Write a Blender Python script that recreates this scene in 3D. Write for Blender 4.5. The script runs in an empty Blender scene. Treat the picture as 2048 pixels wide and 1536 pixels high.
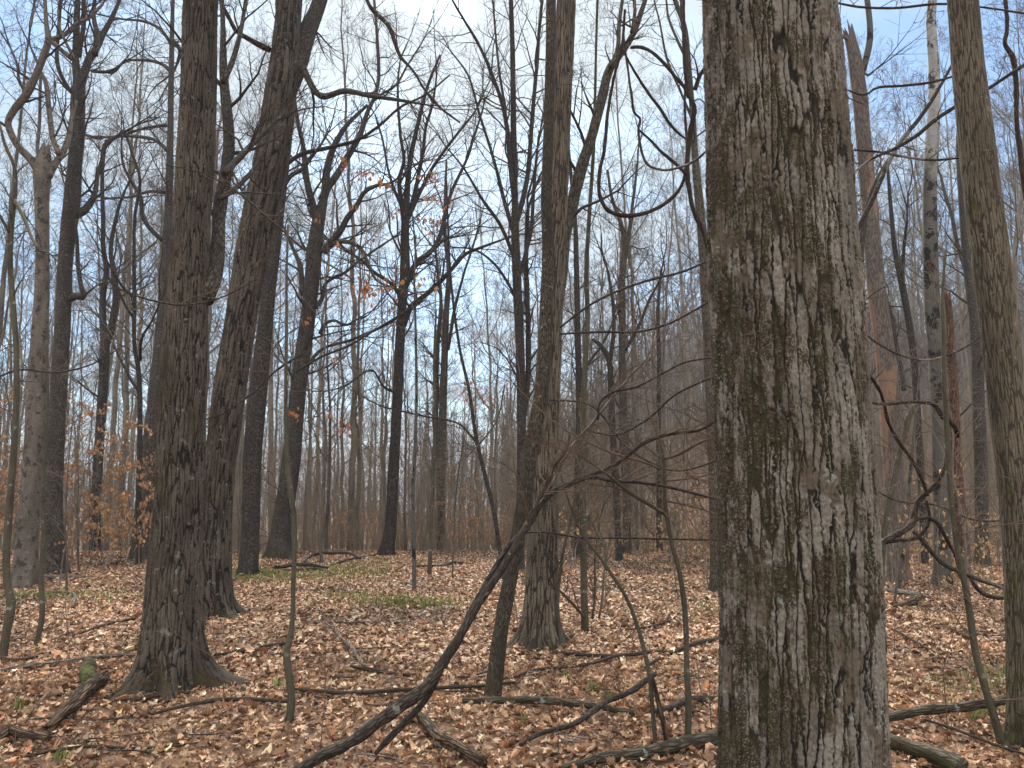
import bpy, math, random
import numpy as np
from mathutils import Vector

# ---------------------------------------------------------------- camera, sky, sun, exposure
S = bpy.context.scene
COL = S.collection
FPX = 1547.0
PITCH = math.radians(7.8)
CAMZ = 1.6
cam_d = bpy.data.cameras.new('camera')
cam_d.sensor_width = 36
cam_d.lens = 36 * FPX / 2048
cam_d.clip_end = 9000
cam_o = bpy.data.objects.new('camera', cam_d)
cam_o.location = (0, 0, CAMZ)
cam_o.rotation_euler = (math.radians(90) + PITCH, 0, 0)
COL.objects.link(cam_o)
S.camera = cam_o

SUN_EL, SUN_AZ = math.radians(38), math.radians(-6)      # azimuth from +Y towards +X
sund = Vector((math.sin(SUN_AZ) * math.cos(SUN_EL), math.cos(SUN_AZ) * math.cos(SUN_EL), math.sin(SUN_EL)))
W = bpy.data.worlds.new('World')
S.world = W
W.use_nodes = True
wt = W.node_tree
wt.nodes.clear()
def wn(t, **k):
    n = wt.nodes.new(t)
    for a, b in k.items(): setattr(n, a, b)
    return n
def L(t, a, b): t.links.new(a, b)
out = wn('ShaderNodeOutputWorld'); bg = wn('ShaderNodeBackground'); bg.inputs[1].default_value = 0.11
sky = wn('ShaderNodeTexSky', sky_type='NISHITA', sun_disc=False)
sky.sun_elevation = SUN_EL; sky.sun_rotation = SUN_AZ
tc = wn('ShaderNodeTexCoord')
sep = wn('ShaderNodeSeparateXYZ'); L(wt, tc.outputs['Generated'], sep.inputs[0])
def wm(op, a, b=None, c=None, clamp=False):
    n = wn('ShaderNodeMath', operation=op); n.use_clamp = clamp
    for i, v in enumerate((a, b, c)):
        if v is None: continue
        if isinstance(v, (int, float)): n.inputs[i].default_value = v
        else: L(wt, v, n.inputs[i])
    return n.outputs[0]
zz = wm('ADD', wm('MAXIMUM', sep.outputs[2], 0.0), 0.22)
comb = wn('ShaderNodeCombineXYZ')
L(wt, wm('DIVIDE', sep.outputs[0], zz), comb.inputs[0])
L(wt, wm('MULTIPLY', wm('DIVIDE', sep.outputs[1], zz), 1.5), comb.inputs[1])
comb.inputs[2].default_value = 3.7
n1 = wn('ShaderNodeTexNoise'); n1.inputs['Scale'].default_value = 1.9; n1.inputs['Detail'].default_value = 9; n1.inputs['Roughness'].default_value = 0.6
n1.inputs['Distortion'].default_value = 0.35
L(wt, comb.outputs[0], n1.inputs['Vector'])
dotn = wn('ShaderNodeVectorMath', operation='DOT_PRODUCT'); L(wt, tc.outputs['Generated'], dotn.inputs[0]); dotn.inputs[1].default_value = sund
glow = wm('POWER', wm('MAXIMUM', dotn.outputs['Value'], 0.0), 9.0)
cov = wm('ADD', n1.outputs['Fac'], wm('MULTIPLY', glow, 0.13))
hz = wm('SUBTRACT', 1.0, wm('MULTIPLY', wm('MAXIMUM', sep.outputs[2], 0.0), 6.5), clamp=True)   # cloud bank low over the horizon
cov = wm('ADD', cov, wm('MULTIPLY', hz, 0.10))
ramp = wn('ShaderNodeMapRange', interpolation_type='SMOOTHSTEP'); L(wt, cov, ramp.inputs[0])
ramp.inputs[1].default_value = 0.44; ramp.inputs[2].default_value = 0.65; ramp.inputs[3].default_value = 0.1; ramp.inputs[4].default_value = 1.0
cloudv = wn('ShaderNodeMixRGB'); cloudv.inputs[1].default_value = (5.2, 6.9, 8.6, 1); cloudv.inputs[2].default_value = (9.6, 10.2, 10.3, 1)
L(wt, wm('MULTIPLY_ADD', glow, 0.75, wm('MULTIPLY', hz, 0.45), clamp=True), cloudv.inputs[0])
skyb = wn('ShaderNodeMixRGB', blend_type='MULTIPLY'); skyb.inputs[0].default_value = 1; L(wt, sky.outputs[0], skyb.inputs[1]); skyb.inputs[2].default_value = (1.02, 1.42, 1.75, 1)
mix = wn('ShaderNodeMixRGB'); L(wt, ramp.outputs[0], mix.inputs[0]); L(wt, skyb.outputs[0], mix.inputs[1]); L(wt, cloudv.outputs[0], mix.inputs[2])
# sky dimmed low in front, fill brightness added overhead and behind, out of view
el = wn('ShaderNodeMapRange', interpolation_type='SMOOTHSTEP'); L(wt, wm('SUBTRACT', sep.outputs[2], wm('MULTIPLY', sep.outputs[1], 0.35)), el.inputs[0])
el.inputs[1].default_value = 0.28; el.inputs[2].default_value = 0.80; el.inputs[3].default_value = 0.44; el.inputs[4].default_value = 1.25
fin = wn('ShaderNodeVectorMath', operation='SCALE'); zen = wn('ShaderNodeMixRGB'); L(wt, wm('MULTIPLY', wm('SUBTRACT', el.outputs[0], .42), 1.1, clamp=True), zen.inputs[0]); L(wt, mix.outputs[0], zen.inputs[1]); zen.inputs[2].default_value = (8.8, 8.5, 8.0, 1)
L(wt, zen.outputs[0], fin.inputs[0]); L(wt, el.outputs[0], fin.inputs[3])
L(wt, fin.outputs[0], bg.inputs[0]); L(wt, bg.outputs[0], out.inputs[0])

sl = bpy.data.lights.new('sun', 'SUN'); sl.energy = 3.4; sl.angle = math.radians(12); sl.color = (1, 0.94, 0.85)
so = bpy.data.objects.new('sun', sl); COL.objects.link(so)
so.rotation_euler = (-sund).to_track_quat('-Z', 'Y').to_euler()
S.view_settings.view_transform = 'Standard'; S.view_settings.look = 'None'; S.view_settings.gamma = 1; S.view_settings.exposure = 1.12
S.render.engine = 'CYCLES'
try:
    S.cycles.max_bounces = 5; S.cycles.diffuse_bounces = 3; S.cycles.glossy_bounces = 2; S.cycles.transparent_max_bounces = 6
    S.cycles.caustics_reflective = False; S.cycles.caustics_refractive = False
    S.cycles.use_denoising = True
except Exception: pass

# ---------------------------------------------------------------- noise
def hsh(ix, iy, iz, seed=0):
    with np.errstate(over='ignore'):
        h = (ix.astype(np.int64) * 73856093) ^ (iy.astype(np.int64) * 19349663) ^ (iz.astype(np.int64) * 83492791) ^ (seed * 2654435)
        h = h & 0xffffffff
        h = ((h ^ (h >> 16)) * 0x45d9f3b) & 0xffffffff
        h = ((h ^ (h >> 16)) * 0x45d9f3b) & 0xffffffff
        h = h ^ (h >> 16)
    return (h & 0xffffff) / float(0x1000000)
def vnoise(p, seed=0):
    i = np.floor(p).astype(np.int64); f = p - i; u = f * f * (3 - 2 * f)
    r = 0
    for dx in (0, 1):
        for dy in (0, 1):
            for dz in (0, 1):
                w = (u[:, 0] if dx else 1 - u[:, 0]) * (u[:, 1] if dy else 1 - u[:, 1]) * (u[:, 2] if dz else 1 - u[:, 2])
                r = r + w * hsh(i[:, 0] + dx, i[:, 1] + dy, i[:, 2] + dz, seed)
    return r
def fbm(p, o=3, seed=0):
    a, t, n = 1., 0, 0.
    for k in range(o):
        t = t + a * vnoise(p * 2 ** k + 17.3 * k, seed + k); n += a; a *= .5
    return t / n
def voro(p, seed=0):
    i = np.floor(p).astype(np.int64); f = p - i
    d1 = np.full(len(p), 9.); d2 = np.full(len(p), 9.); idv = np.zeros(len(p))
    for dx in (-1, 0, 1):
        for dy in (-1, 0, 1):
            for dz in (-1, 0, 1):
                c = (i[:, 0] + dx, i[:, 1] + dy, i[:, 2] + dz)
                h1 = hsh(*c, seed); h2 = hsh(*c, seed + 7); h3 = hsh(*c, seed + 13)
                d = np.sqrt((dx + h1 - f[:, 0]) ** 2 + (dy + h2 - f[:, 1]) ** 2 + (dz + h3 - f[:, 2]) ** 2)
                m = d < d1
                d2 = np.where(m, d1, np.minimum(d2, d)); idv = np.where(m, h2, idv); d1 = np.where(m, d, d1)
    return d1, d2, idv

# ---------------------------------------------------------------- terrain and picking
def terr(x, y):
    x = np.asarray(x, float); y = np.asarray(y, float)
    r = np.sqrt(x * x + y * y)
    p = np.stack([x.ravel(), y.ravel(), np.zeros(x.size)], 1)
    b = (fbm(p * .45, 3, 5).reshape(x.shape) - .5) * .16 + (fbm(p * 1.9, 2, 9).reshape(x.shape) - .5) * .05
    side = np.clip((x / (np.abs(y) + 6) + .04) / .32, 0, 1); side = side * side * (3 - 2 * side)
    t = np.clip((y - 20), 0, None)
    fall = -np.minimum(t * .075, 3 + t * .028)
    rise = np.clip(y - 26, 0, 230) * .145
    far = (fbm(p * .02, 3, 3).reshape(x.shape) - .5) * np.clip(r - 25, 0, 200) * .03
    return b + fall * (1 - side) + rise * side + far
def _grid(x0, x1, y0, y1, d):
    gx = np.arange(x0, x1 + d, d); gy = np.arange(y0, y1 + d, d)
    return (x0, y0, d, len(gx), len(gy), terr(*np.meshgrid(gx, gy, indexing='ij')).tolist())
HG = [_grid(-42, 42, -2, 62, .14), _grid(-330, 330, -2, 330, 2.)]
def th(x, y):
    for x0, y0, d, nx, ny, Z in HG:
        u = (x - x0) / d; v = (y - y0) / d
        if 0 <= u < nx - 1 and 0 <= v < ny - 1:
            i = int(u); j = int(v); f = u - i; g = v - j
            return (Z[i][j] * (1 - f) + Z[i + 1][j] * f) * (1 - g) + (Z[i][j + 1] * (1 - f) + Z[i + 1][j + 1] * f) * g
    return float(terr(np.array([x]), np.array([y]))[0])
CAM = np.array([0, 0, CAMZ])
cp, sp = math.cos(PITCH), math.sin(PITCH)
def ray(px, py):
    x = (px - 1024) / FPX; z = (768 - py) / FPX
    return np.array([x, cp - z * sp, sp + z * cp])
def P(px, py, Y):
    d = ray(px, py); return CAM + d * (Y / d[1])
def G(px, py):
    d = ray(px, py); a, b, c = (float(v) for v in d); t = 2.0; lo = 2.
    while t < 70:
        if CAMZ + c * t < th(a * t, b * t): break
        lo = t; t += .25
    hi = t
    for _ in range(14):
        m = (lo + hi) / 2
        if CAMZ + c * m < th(a * m, b * m): hi = m
        else: lo = m
    return CAM + d * hi
def depth(p): return (p[1]) * cp + (p[2] - CAMZ) * sp

# ---------------------------------------------------------------- mesh helpers
def mk(name, V, F_, mat, parent=None, attrs=None, smooth=True, loc=None):
    """V Nx3 array, F_ list of face arrays (Mx3 or Mx4)"""
    me = bpy.data.meshes.new(name)
    V = np.asarray(V, np.float32)
    if not isinstance(F_, list): F_ = [F_]
    F_ = [np.asarray(f, np.int32) for f in F_ if len(f)]
    nl = sum(f.size for f in F_); npoly = sum(len(f) for f in F_)
    me.vertices.add(len(V)); me.vertices.foreach_set('co', V.ravel())
    me.loops.add(nl); me.loops.foreach_set('vertex_index', np.concatenate([f.ravel() for f in F_]))
    me.polygons.add(npoly)
    ls = []; o = 0
    for f in F_:
        ls.append(o + np.arange(len(f)) * f.shape[1]); o += f.size
    me.polygons.foreach_set('loop_start', np.concatenate(ls).astype(np.int32))
    me.update(calc_edges=True)
    me.polygons.foreach_set('use_smooth', np.full(npoly, smooth))
    for an, (ty, arr) in (attrs or {}).items():
        a = me.attributes.new(an, ty, 'POINT')
        if ty == 'FLOAT': a.data.foreach_set('value', np.asarray(arr, np.float32).ravel())
        elif ty == 'FLOAT_VECTOR': a.data.foreach_set('vector', np.asarray(arr, np.float32).ravel())
        else:
            arr = np.asarray(arr, np.float32)
            if arr.shape[1] == 3: arr = np.concatenate([arr, np.ones((len(arr), 1), np.float32)], 1)
            a.data.foreach_set('color', arr.ravel())
    me.materials.append(mat)
    o = bpy.data.objects.new(name, me); COL.objects.link(o)
    if parent is not None: o.parent = parent
    return o
def empty(name, loc, label=None, cat=None, group=None):
    o = bpy.data.objects.new(name, None); COL.objects.link(o); o.location = loc; o.empty_display_size = .2
    tag(o, label, cat, group); return o
def tag(o, label=None, cat=None, group=None, kind=None):
    if label: o['label'] = label
    if cat: o['category'] = cat
    if group: o['group'] = group
    if kind: o['kind'] = kind
    return o

def catmull(P_, ds):
    """P_ Nxk control rows (xyz first); returns resampled rows with spacing ds (float or function of s)"""
    P_ = np.asarray(P_, float)
    if len(P_) == 2: P_ = np.array([P_[0], (P_[0] + P_[1]) / 2, P_[1]])
    E = np.vstack([2 * P_[0] - P_[1], P_, 2 * P_[-1] - P_[-2]])
    res = []
    for i in range(1, len(E) - 2):
        p0, p1, p2, p3 = E[i - 1:i + 3]
        # centripetal-ish: scale tangents by the segment length to keep long/short neighbours tame
        l0 = np.linalg.norm((p1 - p0)[:3]) + 1e-6; l1 = np.linalg.norm((p2 - p1)[:3]) + 1e-6; l2 = np.linalg.norm((p3 - p2)[:3]) + 1e-6
        m1 = ((p1 - p0) / l0 + (p2 - p1) / l1) * .5 * l1; m2 = ((p2 - p1) / l1 + (p3 - p2) / l2) * .5 * l1
        t = np.linspace(0, 1, 24, endpoint=False)[:, None]
        res.append((2 * t ** 3 - 3 * t ** 2 + 1) * p1 + (t ** 3 - 2 * t ** 2 + t) * m1 + (-2 * t ** 3 + 3 * t ** 2) * p2 + (t ** 3 - t ** 2) * m2)
    C = np.vstack(res + [P_[-1:]])
    s = np.concatenate([[0], np.cumsum(np.linalg.norm(np.diff(C[:, :3], axis=0), axis=1))])
    if callable(ds):
        ss = [0.]
        while ss[-1] < s[-1]: ss.append(ss[-1] + ds(ss[-1]))
        ss = np.minimum(np.array(ss), s[-1])
    else:
        ss = np.linspace(0, s[-1], max(3, int(s[-1] / ds) + 2))
    return np.stack([np.interp(ss, s, C[:, k]) for k in range(C.shape[1])], 1), ss

def stem(name, C, mat, parent, ds=.08, sides=14, flare=0, roots=5, bump=.03, seed=0, disp=None, jag=0, wob=0, attrs_extra=None, org=None, ell=None):
    """A solid branch or trunk through the control rows (x,y,z,r); one mesh."""
    R, s = catmull(C, ds)
    n = len(R)
    rr = np.maximum(R[:, 3], .0012)
    X = R[:, :3].copy()
    if wob:
        q = np.stack([s * 1.7, s * 0 + seed, s * 0], 1)
        env = np.clip(s / .5, 0, 1)
        X[:, 0] += (vnoise(q * .9, 3) - .5) * wob * env; X[:, 1] += (vnoise(q * .9, 4) - .5) * wob * env; X[:, 2] += (vnoise(q * .9, 5) - .5) * wob * .6 * env
    T = np.gradient(X, axis=0); T /= np.linalg.norm(T, axis=1)[:, None] + 1e-9
    N = np.zeros_like(T)
    a = np.array([0., -1, 0]) if abs(T[0][1]) < .9 else np.array([1., 0, 0])
    v = a - T[0] * a.dot(T[0]); v /= np.linalg.norm(v)
    for i in range(n):
        v = v - T[i] * v.dot(T[i]); v /= np.linalg.norm(v) + 1e-9; N[i] = v
    B = np.cross(T, N)
    th_ = np.arange(sides) * 2 * math.pi / sides
    Rm = float(np.median(rr[:max(3, n // 2)]))
    TT, SS = np.meshgrid(th_, s); RR = np.repeat(rr[:, None], sides, 1)
    ct, st_ = np.cos(TT), np.sin(TT)
    bk = np.stack([Rm * ct, Rm * st_, SS], 2).reshape(-1, 3)
    rad = RR.copy()
    if bump:
        q = np.stack([ct * 1.1 + seed, st_ * 1.1, SS / max(Rm, .02) * .33], 2).reshape(-1, 3)
        rad *= 1 + ((fbm(q, 2, seed) - .5) * 2 * bump * 2).reshape(rad.shape)
    if flare:
        h = np.clip(SS - .12, 0, None)
        lob = .45 + .55 * np.cos(TT * roots + seed * 1.7 + 1.2 * np.sin(TT * 2 + seed)) 
        lob = lob * (.55 + .9 * vnoise(np.stack([ct.ravel() * 1.6 + seed, st_.ravel() * 1.6, SS.ravel() * 1.2], 1), seed + 50).reshape(lob.shape))
        rad += Rm * flare * (np.exp(-h / .11) * (.1 + 1.5 * np.clip(lob, 0, 1) ** 1.6) + .22 * np.exp(-h / .40) * (.3 + .9 * lob))
    A = {}
    if disp is not None:
        dd, ex = disp(bk, TT.ravel(), SS.ravel(), Rm)
        rad += dd.reshape(rad.shape); A.update(ex)
    Vv = X[:, None, :] + rad[:, :, None] * (ct[:, :, None] * N[:, None, :] + st_[:, :, None] * B[:, None, :])
    if jag:
        k = np.stack([np.cos(th_) * 2.2, np.sin(th_) * 2.2, th_ * 0 + seed], 1)
        j = (vnoise(k * 1.7, 31) ** 1.5) * jag
        for q_, f_ in ((-1, 1.), (-2, .7), (-3, .4)):
            Vv[q_] += T[q_] * (j * f_)[:, None]
        cen = Vv[-1].mean(0) - T[-1] * jag * .4
        Vv = np.concatenate([Vv, (cen + (Vv[-1] - cen) * .25)[None]], 0)
        bk = np.vstack([bk, bk[-sides:]])
        for kx in A: A[kx] = (A[kx][0], np.concatenate([A[kx][1], A[kx][1][-sides:]]))
        n += 1
    Vv = Vv.reshape(-1, 3)
    i = np.arange(n - 1)[:, None] * sides; j = np.arange(sides)[None]; j2 = (j + 1) % sides
    Q = np.stack([i + j, i + j2, i + sides + j2, i + sides + j], 2).reshape(-1, 4)
    # caps
    Vv = np.vstack([Vv, X[0:1] if not org else X[0:1], Vv[-sides:].mean(0)[None]]); bk = np.vstack([bk, bk[:1], bk[-1:]])
    c0, c1 = n * sides, n * sides + 1
    jj = np.arange(sides); k2 = (jj + 1) % sides
    tri = np.vstack([np.stack([k2, jj, np.full(sides, c0)], 1), np.stack([(n - 1) * sides + jj, (n - 1) * sides + k2, np.full(sides, c1)], 1)])
    at = {'bk': ('FLOAT_VECTOR', bk)}
    for kx in A: at[kx] = (A[kx][0], np.concatenate([A[kx][1], A[kx][1][:2]]))
    if parent is not None: Vv = Vv - np.array(parent.location)
    o = mk(name, Vv, [Q, tri], mat, parent, at)
    return o, X, rr

# ---- many thin tubes in one mesh (the twigs of one crown)
def tubes_mesh(name, T_, mat, parent=None, origin=None, extra=None):
    groups = {}
    for pts, rad in T_:
        sd = 3 if rad[0] < .012 else (4 if rad[0] < .03 else (6 if rad[0] < .07 else 9))
        groups.setdefault((len(pts), sd), []).append((pts, rad))
    VV, FF, BK = [], [], []; off = 0
    for (n, sd), g in groups.items():
        X = np.array([a for a, _ in g], float); R = np.array([b for _, b in g], float)
        M = len(g)
        T = np.gradient(X, axis=1); T /= np.linalg.norm(T, axis=2)[:, :, None] + 1e-9
        mt = np.abs(T.mean(1)); ref = np.zeros((M, 3)); ref[np.arange(M), mt.argmin(1)] = 1
        N = np.cross(T, ref[:, None, :]); N /= np.linalg.norm(N, axis=2)[:, :, None] + 1e-9
        B = np.cross(T, N)
        a = np.arange(sd) * 2 * math.pi / sd
        V = X[:, :, None] + R[:, :, None, None] * (np.cos(a)[None, None, :, None] * N[:, :, None] + np.sin(a)[None, None, :, None] * B[:, :, None])
        s = np.concatenate([np.zeros((M, 1)), np.cumsum(np.linalg.norm(np.diff(X, axis=1), axis=2), axis=1)], 1)
        bk = np.stack([np.broadcast_to(np.cos(a) * R[:, :1, None], V.shape[:3]), np.broadcast_to(np.sin(a) * R[:, :1, None], V.shape[:3]), np.broadcast_to(s[:, :, None], V.shape[:3])], 3)
        base = off + np.arange(M)[:, None, None] * n * sd
        i = np.arange(n - 1)[None, :, None] * sd; j = np.arange(sd)[None, None]; j2 = (j + 1) % sd
        FF.append(np.stack([base + i + j, base + i + j2, base + i + sd + j2, base + i + sd + j], 3).reshape(-1, 4))
        VV.append(V.reshape(-1, 3)); BK.append(bk.reshape(-1, 3)); off += M * n * sd
    V = np.vstack(VV)
    if origin is not None: V = V - origin
    return mk(name, V, [np.vstack(FF)], mat, parent, {'bk': ('FLOAT_VECTOR', np.vstack(BK))})

def grow(T_, p, d, Ln, r, lev, maxlev, rng, up=.05, wob=.16, kids=4, rmin=.0022, ang=(28, 58), first=.15):
    n = 3 if lev == maxlev else (4 if Ln < .8 else min(9, 4 + int(Ln / .7)))
    st = Ln / n; pts = [tuple(p)]; dx, dy, dz = d; x, y, z = p; dirs = [d]
    g = rng.gauss
    for i in range(n):
        dx += g(0, wob); dy += g(0, wob); dz += g(0, wob) + up
        m = math.sqrt(dx * dx + dy * dy + dz * dz); dx /= m; dy /= m; dz /= m
        x += dx * st; y += dy * st; z += dz * st
        pts.append((x, y, z)); dirs.append((dx, dy, dz))
    rad = [max(rmin * (.6 if i == n else 1), r * (1 - .8 * i / n)) for i in range(n + 1)]
    T_.append((pts, rad))
    if lev < maxlev:
        for k in range(kids):
            t = first + (k + rng.random()) / kids * (1 - first)
            f = min(t * n, n - .001); i = int(f); f -= i
            q = tuple(pts[i][c] * (1 - f) + pts[i + 1][c] * f for c in range(3))
            D = dirs[i + 1]
            a = math.radians(rng.uniform(*ang))
            w = Vector((g(0, 1), g(0, 1), g(0, 1) * .8)); Dv = Vector(D); w -= Dv * w.dot(Dv)
            if w.length < 1e-4: continue
            w.normalize(); nd = Dv * math.cos(a) + w * math.sin(a)
            cl = Ln * rng.uniform(.34, .62) * (1.2 - .6 * t)
            grow(T_, q, tuple(nd), cl, max(rmin, rad[i] * .62), lev + 1, maxlev, rng, up, wob, kids, rmin, ang, .2)

# ---- leaves: curled quads, coloured one by one
def leaf_tpl(nl=5, kind=0):
    t = np.linspace(0, 1, nl)
    if kind == 0: w = np.sin(np.pi * t) ** .8 * .27
    elif kind == 1: w = np.sin(np.pi * np.clip(t * .93 + .03, 0, 1)) ** .7 * (.24 + .11 * np.cos(t * 4.6 * np.pi))
    else: w = np.array([.05, .27, .36, .33, .2, .03])
    w = np.maximum(w, .012)
    rows = []
    for i in range(nl):
        for k in (-1, 0, 1): rows.append((w[i] * k, t[i] - .5, 0))
    V = np.array(rows)
    F_ = []
    for i in range(nl - 1):
        for k in (0, 1):
            a = i * 3 + k; F_.append((a, a + 1, a + 4, a + 3))
    return V, np.array(F_)
def leaf_fine(kind, nl=10, nc=5):
    t = np.linspace(0, 1, nl)
    if kind == 0: w = np.sin(np.pi * t ** .85) ** .75 * .25
    elif kind == 1: w = np.sin(np.pi * np.clip(t * .94 + .03, 0, 1)) ** .6 * (.21 + .13 * np.cos(t * 6.4 * np.pi))
    else: w = np.interp(t, [0, .12, .24, .36, .46, .58, .68, .8, 1], [.03, .20, .13, .36, .20, .40, .16, .24, .02])
    w = np.maximum(w, .012); u = np.linspace(-1, 1, nc); V = []
    for i in range(nl):
        for k in u: V.append((w[i] * k, t[i] - .5 + abs(k) * .05, -.05 * (1 - abs(k)) + .02 * math.sin(i * 2.1 + k * 3)))
    F_ = [(i * nc + k, i * nc + k + 1, (i + 1) * nc + k + 1, (i + 1) * nc + k) for i in range(nl - 1) for k in range(nc - 1)]
    return np.array(V), np.array(F_)
TPLF = [leaf_fine(0), leaf_fine(1), leaf_fine(2)]
TPL = [leaf_tpl(5, 0), leaf_tpl(7, 1), leaf_tpl(6, 2)]
def leaves_mesh(name, pos, size, tilt, cols, mat, parent=None, origin=None, seed=1, hang=False, kinds=(0, 1, 2), curl=.5, kw=None, tpl=None):
    rg = np.random.default_rng(seed)
    N = len(pos); kk = rg.choice(kinds, N, p=kw)
    VV, FF, CC = [], [], []; off = 0
    for k in kinds:
        m = np.where(kk == k)[0]
        if not len(m): continue
        V0, F0 = (tpl or TPL)[k]; M = len(m)
        V = np.repeat(V0[None], M, 0)
        cu = rg.normal(0, curl, (M, 1)); cv = rg.normal(.25, curl, (M, 1))
        V[:, :, 0] *= rg.uniform(.55, 1.35, (M, 1))
        V[:, :, 2] += cu * (V[:, :, 1] ** 2) * 1.3 + cv * np.abs(V[:, :, 0]) * 1.1 + rg.normal(0, .35, (M, 1)) * V[:, :, 0] * V[:, :, 1] * 3 + rg.normal(0, .02, V.shape[:2])
        V *= size[m][:, None, None]
        az = rg.uniform(0, 2 * math.pi, M)
        if hang: ax = rg.normal(-math.pi / 2, tilt, M); ay = rg.normal(0, .5, M)
        else: ax = rg.normal(0, tilt, M); ay = rg.normal(0, tilt, M)
        def rot(V, a, i, j):
            c, s = np.cos(a)[:, None], np.sin(a)[:, None]; A, B = V[:, :, i].copy(), V[:, :, j].copy()
            V[:, :, i] = A * c - B * s; V[:, :, j] = A * s + B * c
        if hang: V[:, :, 1] += .5 * size[m][:, None]
        rot(V, ay, 2, 0); rot(V, ax, 1, 2); rot(V, az, 0, 1)
        V += pos[m][:, None]
        nv = len(V0)
        FF.append((F0[None] + (off + np.arange(M) * nv)[:, None, None]).reshape(-1, 4))
        VV.append(V.reshape(-1, 3)); CC.append(np.repeat(cols[m], nv, 0)); off += M * nv
    V = np.vstack(VV)
    if origin is not None: V = V - origin
    return mk(name, V, [np.vstack(FF)], mat, parent, {'col': ('FLOAT_COLOR', np.vstack(CC))}, smooth=True)
def leafcols(n, pal, seed, var=.18):
    rg = np.random.default_rng(seed)
    p = np.array(pal); c = p[rg.integers(0, len(p), n)]; c2 = p[rg.integers(0, len(p), n)]; f = rg.uniform(0, .4, (n, 1))
    c = c * (1 - f) + c2 * f
    return np.clip(c * np.exp(rg.normal(0, var, (n, 1))), 0, .9)

# ---------------------------------------------------------------- materials
def nodes(name):
    m = bpy.data.materials.new(name); m.use_nodes = True; t = m.node_tree; t.nodes.clear()
    o = t.nodes.new('ShaderNodeOutputMaterial'); b = t.nodes.new('ShaderNodeBsdfPrincipled'); t.links.new(b.outputs[0], o.inputs[0])
    b.inputs['Specular IOR Level'].default_value = .25; b.inputs['Roughness'].default_value = .85
    return m, t, b
class NT:
    def __init__(s, t): s.t = t
    def n(s, ty, **k):
        x = s.t.nodes.new(ty)
        for a, b in k.items(): setattr(x, a, b)
        return x
    def lk(s, a, i):
        if isinstance(a, (int, float)): i.default_value = a
        elif isinstance(a, tuple): i.default_value = a if len(a) != 3 or i.type == 'VECTOR' else a + (1,)
        else: s.t.links.new(a, i)
    def m(s, op, a, b=0., clamp=False):
        x = s.n('ShaderNodeMath', operation=op); x.use_clamp = clamp; s.lk(a, x.inputs[0]); s.lk(b, x.inputs[1]); return x.outputs[0]
    def mix(s, f, a, b, mode='MIX'):
        x = s.n('ShaderNodeMixRGB', blend_type=mode); s.lk(f, x.inputs[0]); s.lk(a, x.inputs[1]); s.lk(b, x.inputs[2]); return x.outputs[0]
    def vec(s, v, sc, add=(0, 0, 0)):
        x = s.n('ShaderNodeMapping'); s.lk(v, x.inputs[0]); x.inputs['Scale'].default_value = sc; x.inputs['Location'].default_value = add; return x.outputs[0]
    def noise(s, v, sc, det=4, ro=.55, dist=0):
        x = s.n('ShaderNodeTexNoise'); s.lk(v, x.inputs['Vector']); x.inputs['Scale'].default_value = sc; x.inputs['Detail'].default_value = det; x.inputs['Roughness'].default_value = ro; x.inputs['Distortion'].default_value = dist; return x
    def rng(s, v, a, b, c=0., d=1.):
        x = s.n('ShaderNodeMapRange', interpolation_type='SMOOTHSTEP'); s.lk(v, x.inputs[0])
        for i, k in enumerate((a, b, c, d)): x.inputs[i + 1].default_value = k
        return x.outputs[0]
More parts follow.
